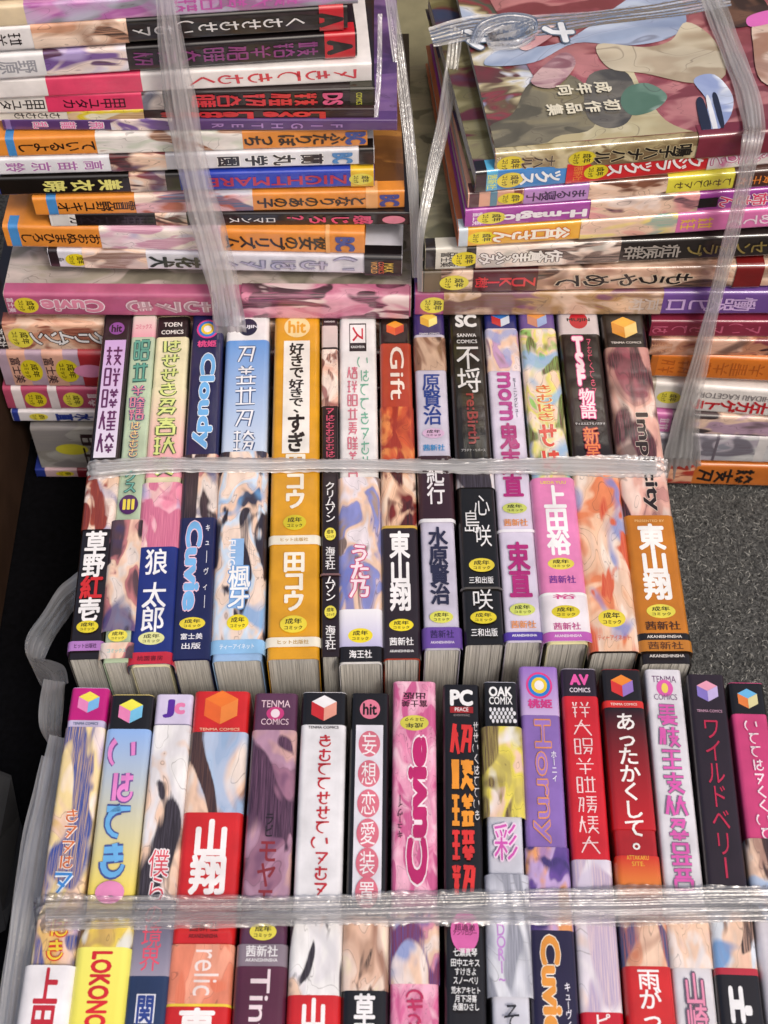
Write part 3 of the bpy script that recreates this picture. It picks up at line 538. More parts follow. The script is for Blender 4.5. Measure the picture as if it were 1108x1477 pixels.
  ('cube',1002,'e8a0b8','8878c8','c8b8e8'), ('h','TENMA COMICS',1031,.0014,'d0a0b8'), ('v','ワイルドベリー',1040,1275,'c0284c',{'fill':.66,'bold':.0}), ('b',1320,1402,(['f0cdb4','e8bca4','dfe6f0','4a8ac8','2a2024'],49)), ('b',1402,1412,'c03040'), ('b',1412,1700,'1a1416'), ('h','H-',1455,.0150,'f0f0f2',{'fill':.7,'bold':.06})]),
 (1047,1097,987, 1104,1168,1477, 'd0447c', 'hot pink paperback with blue topped cube at the right end of the front bundle', [
  ('b',988,1032,'16110f'), ('cube',1010,'6ab8e8','e8823c','e0d8a0'), ('p',9,1040,1215,'f8e8ee',50,{'kana':True,'fill':.42,'outline':'e05a94','x':.1}), ('b',1212,1330,(P_brn,51)), ('b',1330,1700,'d8d4dc')]),
]
def row_book(e, group, is_front, idx):
    xl, xr, yf, xl2, xr2, yn, jc, label, items = e
    F = at((xl+xr)/2, yf, Z0); Nn = at((xl2+xr2)/2, yn, Z0)
    Tf = (at(xr, yf, Z0) - at(xl, yf, Z0)).length; Tn = (at(xr2, yn, Z0) - at(xl2, yn, Z0)).length
    T = min(Tf, Tn)*.5 + .5*(Tf+Tn)/2; T -= .0003
    d = (F - Nn).normalized(); yaw = math.atan2(-d.x, d.y)
    L = .210 if is_front else (F - Nn).length
    c = F - d * L/2
    flip = label.startswith('pink floral')
    H = Z0 + random.uniform(-.0012, .0010)
    jm = flat(jc) if isinstance(jc, str) else art(jc, 20+idx, 60)
    b = Book('paperback', L, T, H, jm, label, group)
    b.root.location = (c.x, c.y, 0.002); b.root.rotation_euler = (R(random.uniform(-.25, .25)), R(random.uniform(-.35, .35)), yaw + (math.pi if flip else 0))
    def conv(py):
        y = at(554, py, Z0).y; t = (y - c.y) / math.cos(yaw)
        t = max(-L/2 + .0003, min(L/2 - .0003, t)); return -t if flip else t
    wrapl(b, conv, items)
    return b
for i, e in enumerate(mid): row_book(e, MID, False, i)
for i, e in enumerate(front): row_book(e, FRO, True, i)

# ------------------------------------------------------------------ stacks of books lying flat, spines to the camera
LST = 'books lying in the tall stack at back left'; RST = 'books lying in the stack at back right'
def stack_book(xl, xr, yl, yr, th, jc, label, items, group, yf=.135, L=None, anchor='l', depth=.148, side=None, yaw=None):
    """yl / yr: pixel rows of the spine's middle line at px xl and xr; th: its height in pixels; yf: where the spine face stands"""
    xm = (xl+xr)/2; ym = (yl+yr)/2
    M = at_y(xm, ym, yf); T = (at_y(xm, ym-th/2, yf).z - at_y(xm, ym+th/2, yf).z) - .0004
    if yaw is None: yaw = math.atan((yl-yr)/(xr-xl)/.68)
    A = at_y(xl, ym, yf); B = at_y(xr, ym, yf); Ls = (B.x-A.x)/math.cos(yaw)
    b = Book('paperback', Ls, T, depth, flat(jc) if isinstance(jc, str) else art(jc[0], jc[1], 30), label, group)
    # local x -> down, y -> right, z -> towards the camera
    rm = Matrix(((0, 1, 0), (0, 0, -1), (-1, 0, 0)))
    rz = Matrix.Rotation(yaw, 3, 'Z')
    m4 = (rz @ rm).to_4x4(); face = rz @ Vector((0, -depth, 0))
    m4.translation = Vector((M.x, yf, M.z)) - face
    b.root.matrix_world = m4
    def conv(px):
        t = (px - xm) / (xr - xl) * Ls; return max(-Ls/2 + .0003, min(Ls/2 - .0003, t))
    wrapl(b, conv, items)
    return b
PA = ['f0cdb4', 'f7e4d4', '8a6a5c', 'dcc8c0', 'c09aa8']; PB = ['e8e0e8', 'b8a8d8', '7a5a9c', 'f0dcd4', '5a3a4c']; PC_ = ['f2ece6', 'd8dccc', '8a5a3c', 'f0cdb4', 'c8d0c0']
PD = ['2a2024', '3c4a6c', 'f0cdb4', 'e8dcd4', '8a3a3c']; PE = ['b8c0cc', '5a6a8c', 'f0d8c8', 'e8b8c0', 'c06a5c']; PG = ['8a8a72', 'b0ac92', '6c6c5c', 'c8c0a8', 'a09484']
OR = 'e8923a'
def bc(x, c='3a4c98'): return ('h', 'BC', x, .0105, c, {'fill': .9, 'bold': .06})
Lrows = [
 # xl, xr, yl, yr, th, jacket, label, items, yf
 (-30,530,-48,-78,30,'e9e2dc','topmost cream book of the back left stack, cut off by the frame',[('p',6,250,450,'6a3a5c',60)],.140),
 (-22,514,-12,-46,33,'dcd4e4','pale lilac book second from the top of the back left stack',[('b',40,240,(PA,61)),('p',6,260,440,'a0489c',62)],.139),
 (-15,516,28,-10,31,(['b86ab0','d89acc','c9c4dc','a86aa0','8a8a94'],63),'book with orchid pink and grey art near the top of the back left stack',[('b',-15,40,'e6d2b0'),('p',5,250,430,'c85ab0',64)],.137),
 (-10,501,60,24,35,'17120f','black book with white spaced kana under the orchid pink one at back left',[('b',-10,50,'ece8e8'),('p',2,-5,35,'2a2024',65,{'fill':.7}),('b',50,185,(['8a5a3c','f0cdb4','2a1c18','f6dcc8','e0a888'],66)),('p',8,190,440,'e8e6e6',67,{'kana':True,'fill':.6}),('b',460,495,'c8202c'),('h','A',477,.0120,'17120f',{'fill':.85,'bold':.08})],.136),
 (-8,515,100,64,36,'1a1416','black book with dull violet lettering marks in the back left stack',[('b',-8,68,'eceaec'),('v','野原',4,56,'a0a0a8',{'fill':.75}),('b',68,185,(PB,68)),('p',8,190,460,'8a3a7c',69,{'fill':.75}),('b',468,512,'c8202c'),('h','A',490,.0125,'17120f',{'fill':.85,'bold':.08})],.1355),
 (-8,536,131,104,28,'f2ecea','white book with red kana marks and a crimson pink band at back left',[('b',70,205,'e84a70'),('p',6,270,520,'d8404c',70,{'kana':True})],.135),
 (-8,541,152,140,27,'221414','black book with crowded red lettering above the thin red one at back left',[('b',-8,68,'efe9e2'),('v','田中ユタ',2,66,'2a2024',{'fill':.8}),('b',68,206,'e8406c'),('v','田中ユタカ',92,182,'3a1020',{'fill':.8}),('b',206,236,(PD,71)),('p',5,275,460,'d83038',72,{'fill':.9,'th':.16}),('h','DS',480,.0100,'e8608c',{'fill':.9,'bold':.05}),('b',505,538,'26240f'),('h','COMICS',518,.0030,'c8c840')],.134),
 (-6,540,167,165,17,'2a1012','thin black book with red roman lettering in the back left stack',[('b',-6,98,'ece4d8'),('p',4,20,88,'3a3438',73,{'kana':True}),('b',98,208,(['e8d040','f4ecd0','b89060','e8c8a0'],74)),('r','Love Letters',232,470,'d82c30',{'fill':.9,'bold':.05})],.133),
 (4,573,180,181,16,(['5a3c74','6c4c88','463060','7c5c90'],144),'purple book with pink kanji name near its foot in the back left stack',[('b',4,573,'5a3c74'),('b',8,16,'8a70a8'),('v','飛龍乱',38,160,'e878b0',{'fill':.95,'outline':'f2e8f0'}),('b',160,250,(PB,75)),('v','FIGHTER',300,500,'b08ac8',{'fill':.8})],.132),
 (-4,530,214,198,28,OR,'orange book with a scarlet blur of art above the white one at back left',[('b',12,24,'4a90d0'),('v','ているよし',28,140,'2a1c14',{'fill':.75}),('b',140,350,(PC_,76)),('v','ふたりぼっち',352,500,'2a1c14',{'fill':.85,'bold':.03}),bc(513)],.131),
 (-2,540,242,226,24,'e6e6ec','white book with blue lettered head end in the back left stack',[('v','高苗京鈴',5,155,'b070b0',{'fill':.8,'outline':'f4f0f4'}),('b',160,240,(PD,77)),('v','蘭丸学園',310,470,'2a2a34',{'fill':.9,'outline':'fafafa','bold':.03}),bc(494,'4a8ac8'),('b',518,540,'17120f')],.130),
 (0,540,270,257,26,'2c44b8','blue and black book with crimson roman lettering and yellow end at back left',[('b',0,260,'17120f'),('v','美衣暁',60,180,'e6e080',{'fill':.85,'bold':.03}),('b',188,240,(PD,78)),('r','NIGHTMARE',500,300,'b83050',{'fill':.7}),('b',506,540,'e8bc2c'),('o',521,{'h':.0060,'fill':.9})],.129),
 (50,584,299,288,26,(['8a5a30','6a4424','b07a3c','7a5028'],140),'orange book with brush kana above the black and pink one at back left',[('b',50,584,OR),('b',70,84,'4a90d0'),('v','雪見野ユキオ',84,196,'2a1c14',{'fill':.8}),('b',196,365,(PE,79)),('v','となりのあの子',372,528,'2a1c14',{'fill':.8,'bold':.03}),('b',528,545,'f0b070'),bc(562)],.128),
 (72,596,318,316,19,'1a1214','thin black book with pink brush title in the back left stack',[('b',72,110,'e8e4e0'),('v','田中ユタカ',100,225,'2a2228',{'fill':.9}),('b',76,100,'d8d4d0'),('b',225,270,(PD,80)),('v','ロマンス',330,400,'e8e8ea',{'fill':.6}),('v','感じろ？',410,540,'e04a78',{'fill':.95,'bold':.03}),('d',568,.85,.006,'e88aa0')],.127),
 (6,526,342,352,32,OR,'thick orange book with black script and lilac art low in the back left stack',[('b',14,28,'4a90d0'),('v','おおぬまひろし',30,145,'3a2418',{'fill':.7}),('b',145,320,(['e8c0d0','f0dce0','f4e6dc','c890a8','b8b0d0'],81)),('v','彼女のプリズム',325,475,'2a1c14',{'fill':.85,'bold':.03}),('b',470,476,'f0b070'),bc(498)],.124),
 (70,580,374,384,26,'dcdae4','white book with grey outlined marks and small black label at back left',[('b',70,84,'2a2024'),('v','久保書店',72,92,'2a2024',{'fill':.3}),('o',110,{'h':.0060}),('b',120,212,(PA,82)),('v','花犬',215,290,'1c1a20',{'fill':.85,'bold':.04}),('p',5,300,520,'b8b4d0',83,{'kana':True,'outline':'8a88a0'}),('b',526,580,'1a1416'),('h','WORLD',540,.0035,'e0a050'),('h','COMICS',550,.0030,'e06a50'),('h','MAX',561,.0050,'e8c860',{'fill':.7})],.122),
 (8,593,440,444,32,(['8a8474','a8a090','b8aca4','7c7668','c8b8b0'],143),'rose pink book with looping roman word near the base of the tape at back left',[('b',8,593,'b85c80'),('h','富士美',16,.004,'f0dce4'),('o',38,{'h':.0065}),('r','Cuvie',150,60,'e890ac',{'fill':.75,'bold':.04,'outline':'f6e2ea'}),('p',4,180,350,'b8909c',84,{'kana':True,'outline':'e8d0d8'}),('b',350,590,(['c06a8c','e0a0b4','4a3038','e8d8d4','d0829c'],85))],.112),
 (-12,560,487,487,40,'241c20','book with beige art end and white outlined kana low at back left',[('b',8,560,(['e8b89c','f0cfb8','8a4a3c','d89a80'],86)),('h','海王社',0,.0060,'f0eeee'),('o',30,{'h':.0070}),('v','クリムゾン',44,150,'f0eef0',{'fill':.7,'outline':'1a1214','bold':.03})],.115),
 (2,560,534,534,50,'b8a0b4','thick lilac and peach book with two yellow ovals low at back left',[('b',16,42,'dcaa96'),('h','富士美',26,.0060,'3a2430'),('o',46,{'h':.0060,'fill':.8}),('b',66,96,'dcaa96'),('h','富士美',74,.0060,'3a2430'),('o',98,{'h':.0070,'fill':.8}),('b',118,560,'a83038'),('d',130,.45,.009,'e090b8')],.118),
 (8,560,576,576,32,'b85070','raspberry pink book with two white tabs low at back left',[('b',20,34,'e8dce0'),('o',52,{'h':.0060}),('b',72,85,'e8dce0'),('o',106,{'h':.0060}),('p',3,125,200,'f0d8e0',87)],.119),
 (18,560,601,601,15,'e6e2e8','thin white book with navy kanji under the raspberry one at back left',[('b',18,28,'2c3c90'),('o',56,{'h':.006}),('v','水直',80,135,'2c3c90',{'fill':.95,'bold':.04})],.121),
 (52,560,648,650,60,(['b0aeaa','98948f','bab6b2','8c888a'],88),'thick white book with red ruled panel near the bottom at back left',[('d',104,.3,.010,'d8d040'),('p',3,118,200,'3a2a2c',89)],.124),  # white jacket greyed: shade low in the stack put into its colours
 (52,560,683,684,11,'2c3c90','navy ended book at the very bottom of the back left stack',[('b',66,560,'d8b8c0'),('o',94,{'h':.006}),('b',112,560,'7a2430')],.124),
]
yaws = {}
for i, r in enumerate(Lrows):
    kw = {}
    b = stack_book(*r[:8], LST, yf=(r[8]+.022 if i < 17 else (.136,.134,.133,.132,.131,.130)[i-17]), depth=.148 if i % 3 else .150, **kw)
Rrows = [
 (712,1290,238,190,33,(['7a2e3a','8c3a44','6a5a44','4a3c34','c8bc96','9cb0d0','dfe2ea','3c5a4c'],101),'topmost book of the back right stack with crimson and cream cover art',[('b',712,1290,(['7a6448','8c7a58','c8bc96','a89870'],102)),('h','ワニマガジン',718,.0020,'efe6d4'),('o',735,{'h':.0065}),('v','ナハル',750,800,'2a221c',{'fill':.75,'outline':'b8a888'}),('o',838,{'h':.0065,'x':0}),('v','鳴子ハナハル',855,998,'1c1612',{'fill':.8,'bold':.03,'outline':'c8b890'}),('b',1005,1290,'7a2c3c')],.128),
 (684,1255,264,206,32,(['5c2430','6a6440','8a8460','2c3a5c'],141),'book with blue and red spine blocks second from the top at back right',[('b',684,820,'3c8ad0'),('b',684,700,'1a1416'),('b',700,716,'58b0d8'),('h','茜新社',708,.0050,'d8e070'),('o',734,{'h':.0065}),('v','ックス',748,812,'f2f6fa',{'fill':.85,'bold':.04}),('b',815,1022,'d42a30'),('h','茜新社',832,.0050,'e88a40'),('o',858,{'h':.0065}),('v','クジラックス',874,1015,'f8f2f2',{'fill':.8,'bold':.03}),('b',1022,1255,(['e888b0','f4dce4','c85a8c','f2ece8'],103)),('v','ふたりと',1026,1110,'f8f0f4',{'fill':.9,'outline':'d04a88'})],.1285),
 (674,1235,290,247,23,'e0a890','peach book with lilac name plate and a yellow strip at back right',[('b',676,690,'5a3a3c'),('b',706,716,'5a8aa0'),('b',740,752,'7a3c34'),('o',736,{'h':.0060}),('b',754,848,'b888c8'),('v','まる寝子',758,845,'3a1c4c',{'fill':.85}),('b',848,962,(['8a5a44','f0cdb4','f6dcc8','5a3428'],104)),('b',962,1060,'e6dc4a'),('p',6,972,1056,'5a4a2c',105,{'kana':True,'fill':.7}),('b',1060,1235,'4a2c24'),('p',3,1062,1120,'e88a3c',106)],.1265),
 (670,1245,316,276,27,'a848a4','purple book with white roman lettering in the back right stack',[('b',680,700,'b45ab0'),('h','富士美',688,.0055,'f0e0f0',{'fill':.9}),('o',708,{'h':.0066}),('r','H-magic',846,726,'f6f0f6',{'fill':.75,'bold':.05}),('b',850,1008,(['2a2c40','f0cdb4','e8a0a0','f6e0d4','4a3c48'],107)),('b',1008,1036,'1c1618',{'wid':.7}),('v','姉さん',1038,1110,'e83c6c',{'fill':.9,'outline':'f8e8ee'})],.1255),
 (660,1240,344,306,27,'c8744c','amber headed book with pink and green art in the back right stack',[('b',660,836,'efb23c'),('b',660,674,'c8d4dc'),('o',694,{'h':.0066}),('v','谷口さん',710,820,'faf6e6',{'fill':.85,'bold':.04,'outline':'e07a30'}),('b',836,976,(['c8e0b8','f0cdb4','f2dc8a','e8b0a0','8ab8a8'],108)),('b',976,1240,'e07ab4'),('p',2,980,1030,'f0c050',109),('v','めてて',1050,1120,'f4e0ec',{'fill':.8})],.1245),
 (613,1195,375,352,32,(['6c6a54','8a866c','5a5846','9a9478'],142),'dark brown book with grey kanji and a small white photo block at back right',[('b',613,1195,'2a2422'),('b',628,672,'d8d4c8'),('h','富士美',642,.005,'2a2422'),('h','出版',654,.005,'2a2422'),('o',670,{'h':.0075,'fill':.95}),('b',686,894,(['efd8c8','f6e8dc','3a3230','d8b8a8','b0b0a8'],110)),('v','佐倉まふみ',690,810,'f0ece6',{'fill':.75,'outline':'4a3c38','bold':.03}),('v','症候群',900,982,'a8a098',{'fill':.85}),('v','センチラブ',990,1108,'8c7a44',{'fill':.8})],.1235),
 (609,1190,408,398,32,(['8a6a58','d8b098','f0d0b8','3a2c28','b08470'],111),'tan and black book with looping script title in the back right stack',[('b',609,612,'3a3a30'),('b',612,636,'6a5c48'),('o',655,{'h':.0078}),('b',682,775,'501418'),('v','ZUKI樹',686,772,'d83038',{'fill':.7}),('v','もうやめて',800,1000,'1c1416',{'fill':.85,'outline':'d8c0a8'}),('b',1060,1100,'7a1c1c')],.1225),
 (598,1180,440,438,33,'74509a','violet book with pale kanji under the tan one at back right',[('b',598,640,'a8507c'),('o',625,{'h':.007}),('b',640,955,(['b08a60','7a5c48','d8b8a0','8a5a6c'],112)),('v','戸村',908,950,'d8c8c0',{'fill':.75}),('v','慟哭ピロ',960,1090,'d8b8e8',{'fill':.85})],.122),
 (938,1185,475,476,24,'8c2c44','dark crimson book with faint pink lettering at back right',[('p',6,935,1100,'c8607c',113,{'kana':True,'fill':.7})],.1225),
 (938,1180,502,504,24,(['4a302c','c88a6c','e8b8a0','2a1c1c','8a3c44'],114),'brown art book above the bright orange one at back right',[('p',3,920,970,'d8a080',115)],.1232),
 (938,1190,528,538,34,'dc7a28','bright orange book with faded kanji marks at back right',[('p',6,950,1104,'b85c1c',116,{'fill':.8,'th':.08}),('b',938,948,'c06a28')],.1238),
 (938,1190,572,588,38,'ece6e2','white book with grey roman letters above red kana at back right',[('b',930,944,'b8ac9c'),('o',966,{'h':.0070,'fill':.6}),('r','HIDARI KAGETORA',1108,1000,'8a8486',{'fill':.26,'x':-.5,'bold':.0}),('v','左カゲトラ',996,1108,'c8202c',{'fill':.62,'x':.42,'bold':.03})],.1244),
 (938,1195,611,622,28,(['2a2226','6a5a5c','e8c8b4','b89ab0','4a3c40'],117),'dark grey art book with orchid end under the white one at back right',[('b',930,968,'d878b8'),('p',1,950,966,'f4d8ea',118)],.125),
 (935,1190,646,652,38,(['a8aab4','c8c8ca','8a8c98','6c6470','b8b0bc'],119),'pale silver blue art book near the bottom at back right',[('b',1090,1104,'d8d4d4'),('b',1030,1034,'6c6470')],.1256),
 (940,1196,684,690,30,'c87028','orange book with black kanji at the bottom of the back right stack',[('b',940,1000,(['b03a2c','e0a888','8a2c24'],120)),('v','児犯',1000,1086,'1c1210',{'fill':.0001})],.126),
]
Rrows[-1][7][1] = ('p', 3, 1002, 1088, '1c1210', 121, {'fill': .9, 'th': .15})
for i, r in enumerate(Rrows):
    b = stack_book(*r[:8], RST, yf=(r[8]+.013 if i < 8 else (.134,.132,.130,.128,.126,.125,.124)[i-8]))
    if i == 0: top = b
# cover of the topmost book at back right: a wrap-round sheet over its right part, and cover lettering
def cov(b, name, pts, fs, mat, o, Z=None): return mesh_obj(name, [(-b.T/2 - o - (Z[i] if Z else 0), p[1], p[0]) for i, p in enumerate(pts)], fs, mat, b.root)
conv1 = lambda px: (px - (712+1290)/2) / (1290-712) * top.L
H = top.H
zt_ = top.root.matrix_world.translation.z + top.T/2
inv = top.root.matrix_world.inverted()
def cpoly(name, pts, mat, k):
    """a flat printed field on the upper cover; pts where its corners are seen in the photo"""
    P = [inv @ at(x, y, zt_) for x, y in catm(pts)]
    P = [(max(.0003, min(H-.0036, p.z)), max(-top.L/2+.0004, min(top.L/2-.0004, p.y))) for p in P]
    cov(top, name, P, [tuple(range(len(P)))], mat, .0004 + .00008*k)
def catm(P, n=5):
    out = []; m = len(P)
    for i in range(m):
        p0, p1, p2, p3 = P[i-1], P[i], P[(i+1) % m], P[(i+2) % m]
        for k in range(n):
            t = k/n; out.append(tuple(.5*((2*b)+(-a+c)*t+(2*a-5*b+4*c-d)*t*t+(-a+3*b-3*c+d)*t**3) for a, b, c, d in zip(p0, p1, p2, p3)))
    return out
cov(top, 'cover_sheet', [(.0002, conv1(745)), (H-.0035, conv1(822)), (H-.0035, conv1(1290)-.0004), (.0002, conv1(1290)-.0004)], [(0, 1, 2, 3)], art(['a05a62', '8c4650', 'b87a7c', '7a3a42'], 122, 30), .0004)
A_ = lambda p, sd, sc=30: art(p, sd, sc)
for k, (pts, m_) in enumerate([
  ([(722, 245), (700, 190), (740, 165), (765, 120), (820, 108), (862, 150), (850, 200), (800, 236)], A_(['6a6454', '7c7662', '565244', '8a8268'], 150)),
  ([(770, 240), (800, 200), (856, 185), (872, 120), (905, 95), (926, 130), (960, 175), (1012, 205), (900, 236)], A_(['c9bf9a', 'd8ceac', 'b4a880', 'bdb08a'], 151, 22)),
  ([(845, 165), (850, 110), (900, 104), (918, 140), (905, 178), (872, 186)], A_(['565450', '64605a', '464442', '706c64'], 152)),
  ([(905, 128), (895, 150), (912, 168), (945, 160), (962, 140), (935, 122)], A_(['6c8c7c', '50705f', 'a8b8b0', '5c7c6c'], 153)),
  ([(700, 96), (722, 74), (800, 66), (850, 40), (900, 4), (960, -30), (990, 30), (962, 58), (900, 68), (830, 64), (770, 92)], A_(['98a8c4', 'a9b6d0', '8494b4', 'b8c4d8'], 154, 18)),
  ([(862, 66), (930, 70), (968, 60), (990, 34), (1030, 60), (1046, 110), (1000, 122), (930, 108), (878, 100)], A_(['b8a890', 'c8bca4', 'a4947c', 'cfc4ac'], 155, 18)),
  ([(1000, 118), (1030, 110), (1056, 140), (1052, 172), (1028, 196), (1012, 190), (1020, 150)], A_(['a9b6da', 'c4cfe8', '8c9cc8', 'e2e8f4'], 156, 26)),
  ([(1004, 150), (1014, 146), (1026, 190), (1014, 196)], flat('22263c')), ([(1018, 146), (1023, 144), (1035, 188), (1029, 192)], flat('e8eaf0')), ([(1027, 142), (1034, 140), (1044, 180), (1039, 186)], flat('22263c')),
  ([(1090, 30), (1150, 10), (1180, 80), (1150, 130), (1098, 120), (1086, 70)], A_(['c8a898', 'd8c0b0', 'b08c7c', 'a07864'], 157, 22)),
  ([(1020, 16), (1080, -10), (1110, 20), (1080, 40), (1050, 40)], A_(['3a2a2c', '5a4038', '241a1c', '6a4c40'], 158, 30)),
  ([(1078, 28), (1110, 18), (1140, 22), (1120, 34), (1082, 42)], flat('e070c0')),
  ([(748, 66), (790, 40), (800, 52), (762, 76)], A_(['d8b4b4', 'c89aa0', 'e8d0cc', 'b88488'], 159, 40)),
  ([(765, 120), (810, 80), (830, 96), (800, 130)], A_(['a07880', 'c8a8a8', '8a5c66', 'b8949a'], 160, 50)),
]): cpoly('cover_art', pts, m_, 2+k)
def ctext(txt, z, px, size, mat, bold=.03, ol=None):
    y = conv1(px)
    for k, (m_, bo) in enumerate([(ol, bold+.05), (mat, bold)] if ol else [(mat, bold)]):
        V, F, Z = [], [], []
        for i, c in enumerate(txt):
            vs, fs, bb = glyph(c, bo); Z += zlev(vs); b = len(V)
            V += [(z + (v[0]-.5)*size, y - i*size*1.12 + (v[1]-.38)*size) for v in vs]; F += [tuple(q+b for q in f) for f in fs]
        cov(top, 'cover_lettering', V, F, m_, .0020 + .0001*k, Z)
ctext('成年向', H-.040, 890, .0085, flat('e6dfc8')); ctext('初作品集', H-.026, 895, .0085, flat('e6dfc8'))
ctext('ナハル', H-.085, 850, .018, flat('e8ecf2'), .05, flat('5a6a80'))

# ------------------------------------------------------------------ ground
def carpet():
    m, N, L, b = newmat('grey_carpet'); b.inputs['Roughness'].default_value = 1; b.inputs['Specular IOR Level'].default_value = .1
    tc = N.new('ShaderNodeTexCoord'); ns = N.new('ShaderNodeTexNoise'); ns.inputs['Scale'].default_value = 480; ns.inputs['Detail'].default_value = 5; ns.inputs['Roughness'].default_value = .75
    L.new(tc.outputs['Object'], ns.inputs[0]); cr = N.new('ShaderNodeValToRGB'); e = cr.color_ramp.elements
    e[0].position = .36; e[0].color = (.03, .031, .031, 1); e[1].position = .68; e[1].color = (.19, .192, .186, 1)
    L.new(ns.outputs[0], cr.inputs[0]); L.new(cr.outputs[0], b.inputs['Base Color'])
    bp = N.new('ShaderNodeBump'); bp.inputs['Strength'].default_value = 1; bp.inputs['Distance'].default_value = .002
    L.new(ns.outputs[0], bp.inputs['Height']); L.new(bp.outputs[0], b.inputs['Normal']); return m
g = mesh_obj('carpet_ground', [(-3, -2, 0), (3, -2, 0), (3, 4, 0), (-3, 4, 0)], [(0, 1, 2, 3)], carpet()); g['kind'] = 'structure'
def plain(name, c, rough=.8, nscale=60, amt=.15, bump=0):
    m, N, L, b = newmat(name); b.inputs['Roughness'].default_value = rough
    if rough > .9: b.inputs['Specular IOR Level'].default_value = .08
    tc = N.new('ShaderNodeTexCoord'); ns = N.new('ShaderNodeTexNoise'); ns.inputs['Scale'].default_value = nscale; ns.inputs['Detail'].default_value = 6
    L.new(tc.outputs['Object'], ns.inputs[0]); mr = N.new('ShaderNodeMapRange'); mr.inputs[1].default_value = .3; mr.inputs[2].default_value = .7; mr.inputs[3].default_value = 1-amt; mr.inputs[4].default_value = 1+amt
    L.new(ns.outputs[0], mr.inputs[0]); mx = N.new('ShaderNodeMix'); mx.data_type = 'RGBA'; mx.blend_type = 'MULTIPLY'; mx.inputs[0].default_value = 1
    mx.inputs[6].default_value = (*c, 1); L.new(mr.outputs[0], mx.inputs[7]); L.new(mx.outputs[2], b.inputs['Base Color'])
    if bump:
        bp = N.new('ShaderNodeBump'); bp.inputs['Strength'].default_value = .6; bp.inputs['Distance'].default_value = bump; L.new(ns.outputs[0], bp.inputs['Height']); L.new(bp.outputs[0], b.inputs['Normal'])
    return m
# loose fibres of the carpet where it is open to view
r = random.Random(3); V, F, MI = [], [], []
fib = [plain('fibre_dark', (.055, .056, .056), 1), plain('fibre_grey', (.125, .127, .124), 1), plain('fibre_pale', (.30, .30, .28), 1)]
for i in range(52000):
    x = r.uniform(.10, .40); y = r.uniform(-.16, .20); a = r.uniform(0, 6.28); l = r.uniform(.0012, .0040); z0 = r.uniform(.0001, .0010); z1 = z0 + r.uniform(0, .0014); wd = r.uniform(.00010, .00024)
    dx, dy = math.cos(a), math.sin(a); k = r.uniform(-.6, .6)
    mxp = (x + dx*l*.5 - dy*l*k*.5, y + dy*l*.5 + dx*l*k*.5, max(z0, z1) + .0003); b0 = len(V)
    for (px_, py_, pz_) in ((x, y, z0), mxp, (x+dx*l, y+dy*l, z1)):
        V += [(px_ - dy*wd, py_ + dx*wd, pz_), (px_ + dy*wd, py_ - dx*wd, pz_ + wd*.6)]
    F += [(b0, b0+1, b0+3, b0+2), (b0+2, b0+3, b0+5, b0+4)]; q = r.choices((0, 1, 2), (45, 43, 12))[0]; MI += [q, q]
fo = mesh_obj('carpet_fibres', V, F, fib[0]); fo.data.materials.append(fib[1]); fo.data.materials.append(fib[2]); fo.data.polygons.foreach_set('material_index', MI)
tag(fo, 'short matted grey fibres of the felt carpet', 'carpet fibres', kind='stuff')
# black cloth under and left of the bundles
V, F = [], []; nx, ny = 50, 60
for j in range(ny+1):
    for i in range(nx+1):
        x = -.75 + .66*i/nx; y = -.50 + .66*j/ny
        V.append((x, y, .004 + .0022*math.sin(x*31 + y*17) + .0016*math.sin(y*53 - x*23) + .001*math.sin(x*90+y*60)))
for j in range(ny):
    for i in range(nx): a = j*(nx+1)+i; F.append((a, a+1, a+nx+2, a+nx+1))
cl = mesh_obj('black_cloth', V, F, plain('black_cloth', (.0022, .0022, .003), 1.0, 300, .4, .0006), smooth=True)
tag(cl, 'black cloth lying on the ground to the left of the bundles', 'cloth')

# ------------------------------------------------------------------ cardboard
def box(name, x0, x1, y0, y1, z0, z1, mat, parent=None, bev=.0012):
    bm = bmesh.new(); bmesh.ops.create_cube(bm, size=1)
    for v in bm.verts: v.co = Vector(((x0+x1)/2 + v.co.x*(x1-x0), (y0+y1)/2 + v.co.y*(y1-y0), (z0+z1)/2 + v.co.z*(z1-z0)))
    bmesh.ops.bevel(bm, geom=bm.edges[:], offset=min(bev, .3*min(x1-x0, y1-y0, z1-z0)), segments=2, affect='EDGES')
    me = bpy.data.meshes.new(name); bm.to_mesh(me); bm.free(); me.materials.append(mat)
    o = bpy.data.objects.new(name, me); COL.objects.link(o)
    if parent: o.parent = parent
    return o
card = plain('cardboard', (.23, .17, .095), .85, 40, .16, .0004); card_d = plain('shaded_cardboard', (.050, .026, .016), .95, 40, .2, .0004)  # second board colour is brown card with the left side's shadow painted in
def empty(name, loc=(0, 0, 0), rz=0):
    o = bpy.data.objects.new(name, None); COL.objects.link(o); o.location = loc; o.rotation_euler = (0, 0, rz); return o
# brown box at the left: its long wall runs along the edge seen between two ground points
A = at(58, 590, 0); B = at(-6, 985, 0); d = (A - B); ang = math.atan2(-d.x, d.y); Lb = d.length
e = empty('cardboard_box', (B.x, B.y, .008), ang)
t = .005; W_ = .26; Hb = .16
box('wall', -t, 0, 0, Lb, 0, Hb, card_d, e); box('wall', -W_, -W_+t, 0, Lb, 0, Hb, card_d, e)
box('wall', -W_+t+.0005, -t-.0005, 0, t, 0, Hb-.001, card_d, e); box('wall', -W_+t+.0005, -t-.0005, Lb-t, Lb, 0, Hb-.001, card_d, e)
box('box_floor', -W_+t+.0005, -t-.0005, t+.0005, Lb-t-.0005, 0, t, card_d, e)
tag(e, 'brown open cardboard box, coloured darker for shade, at the left edge beside the black cloth', 'box')
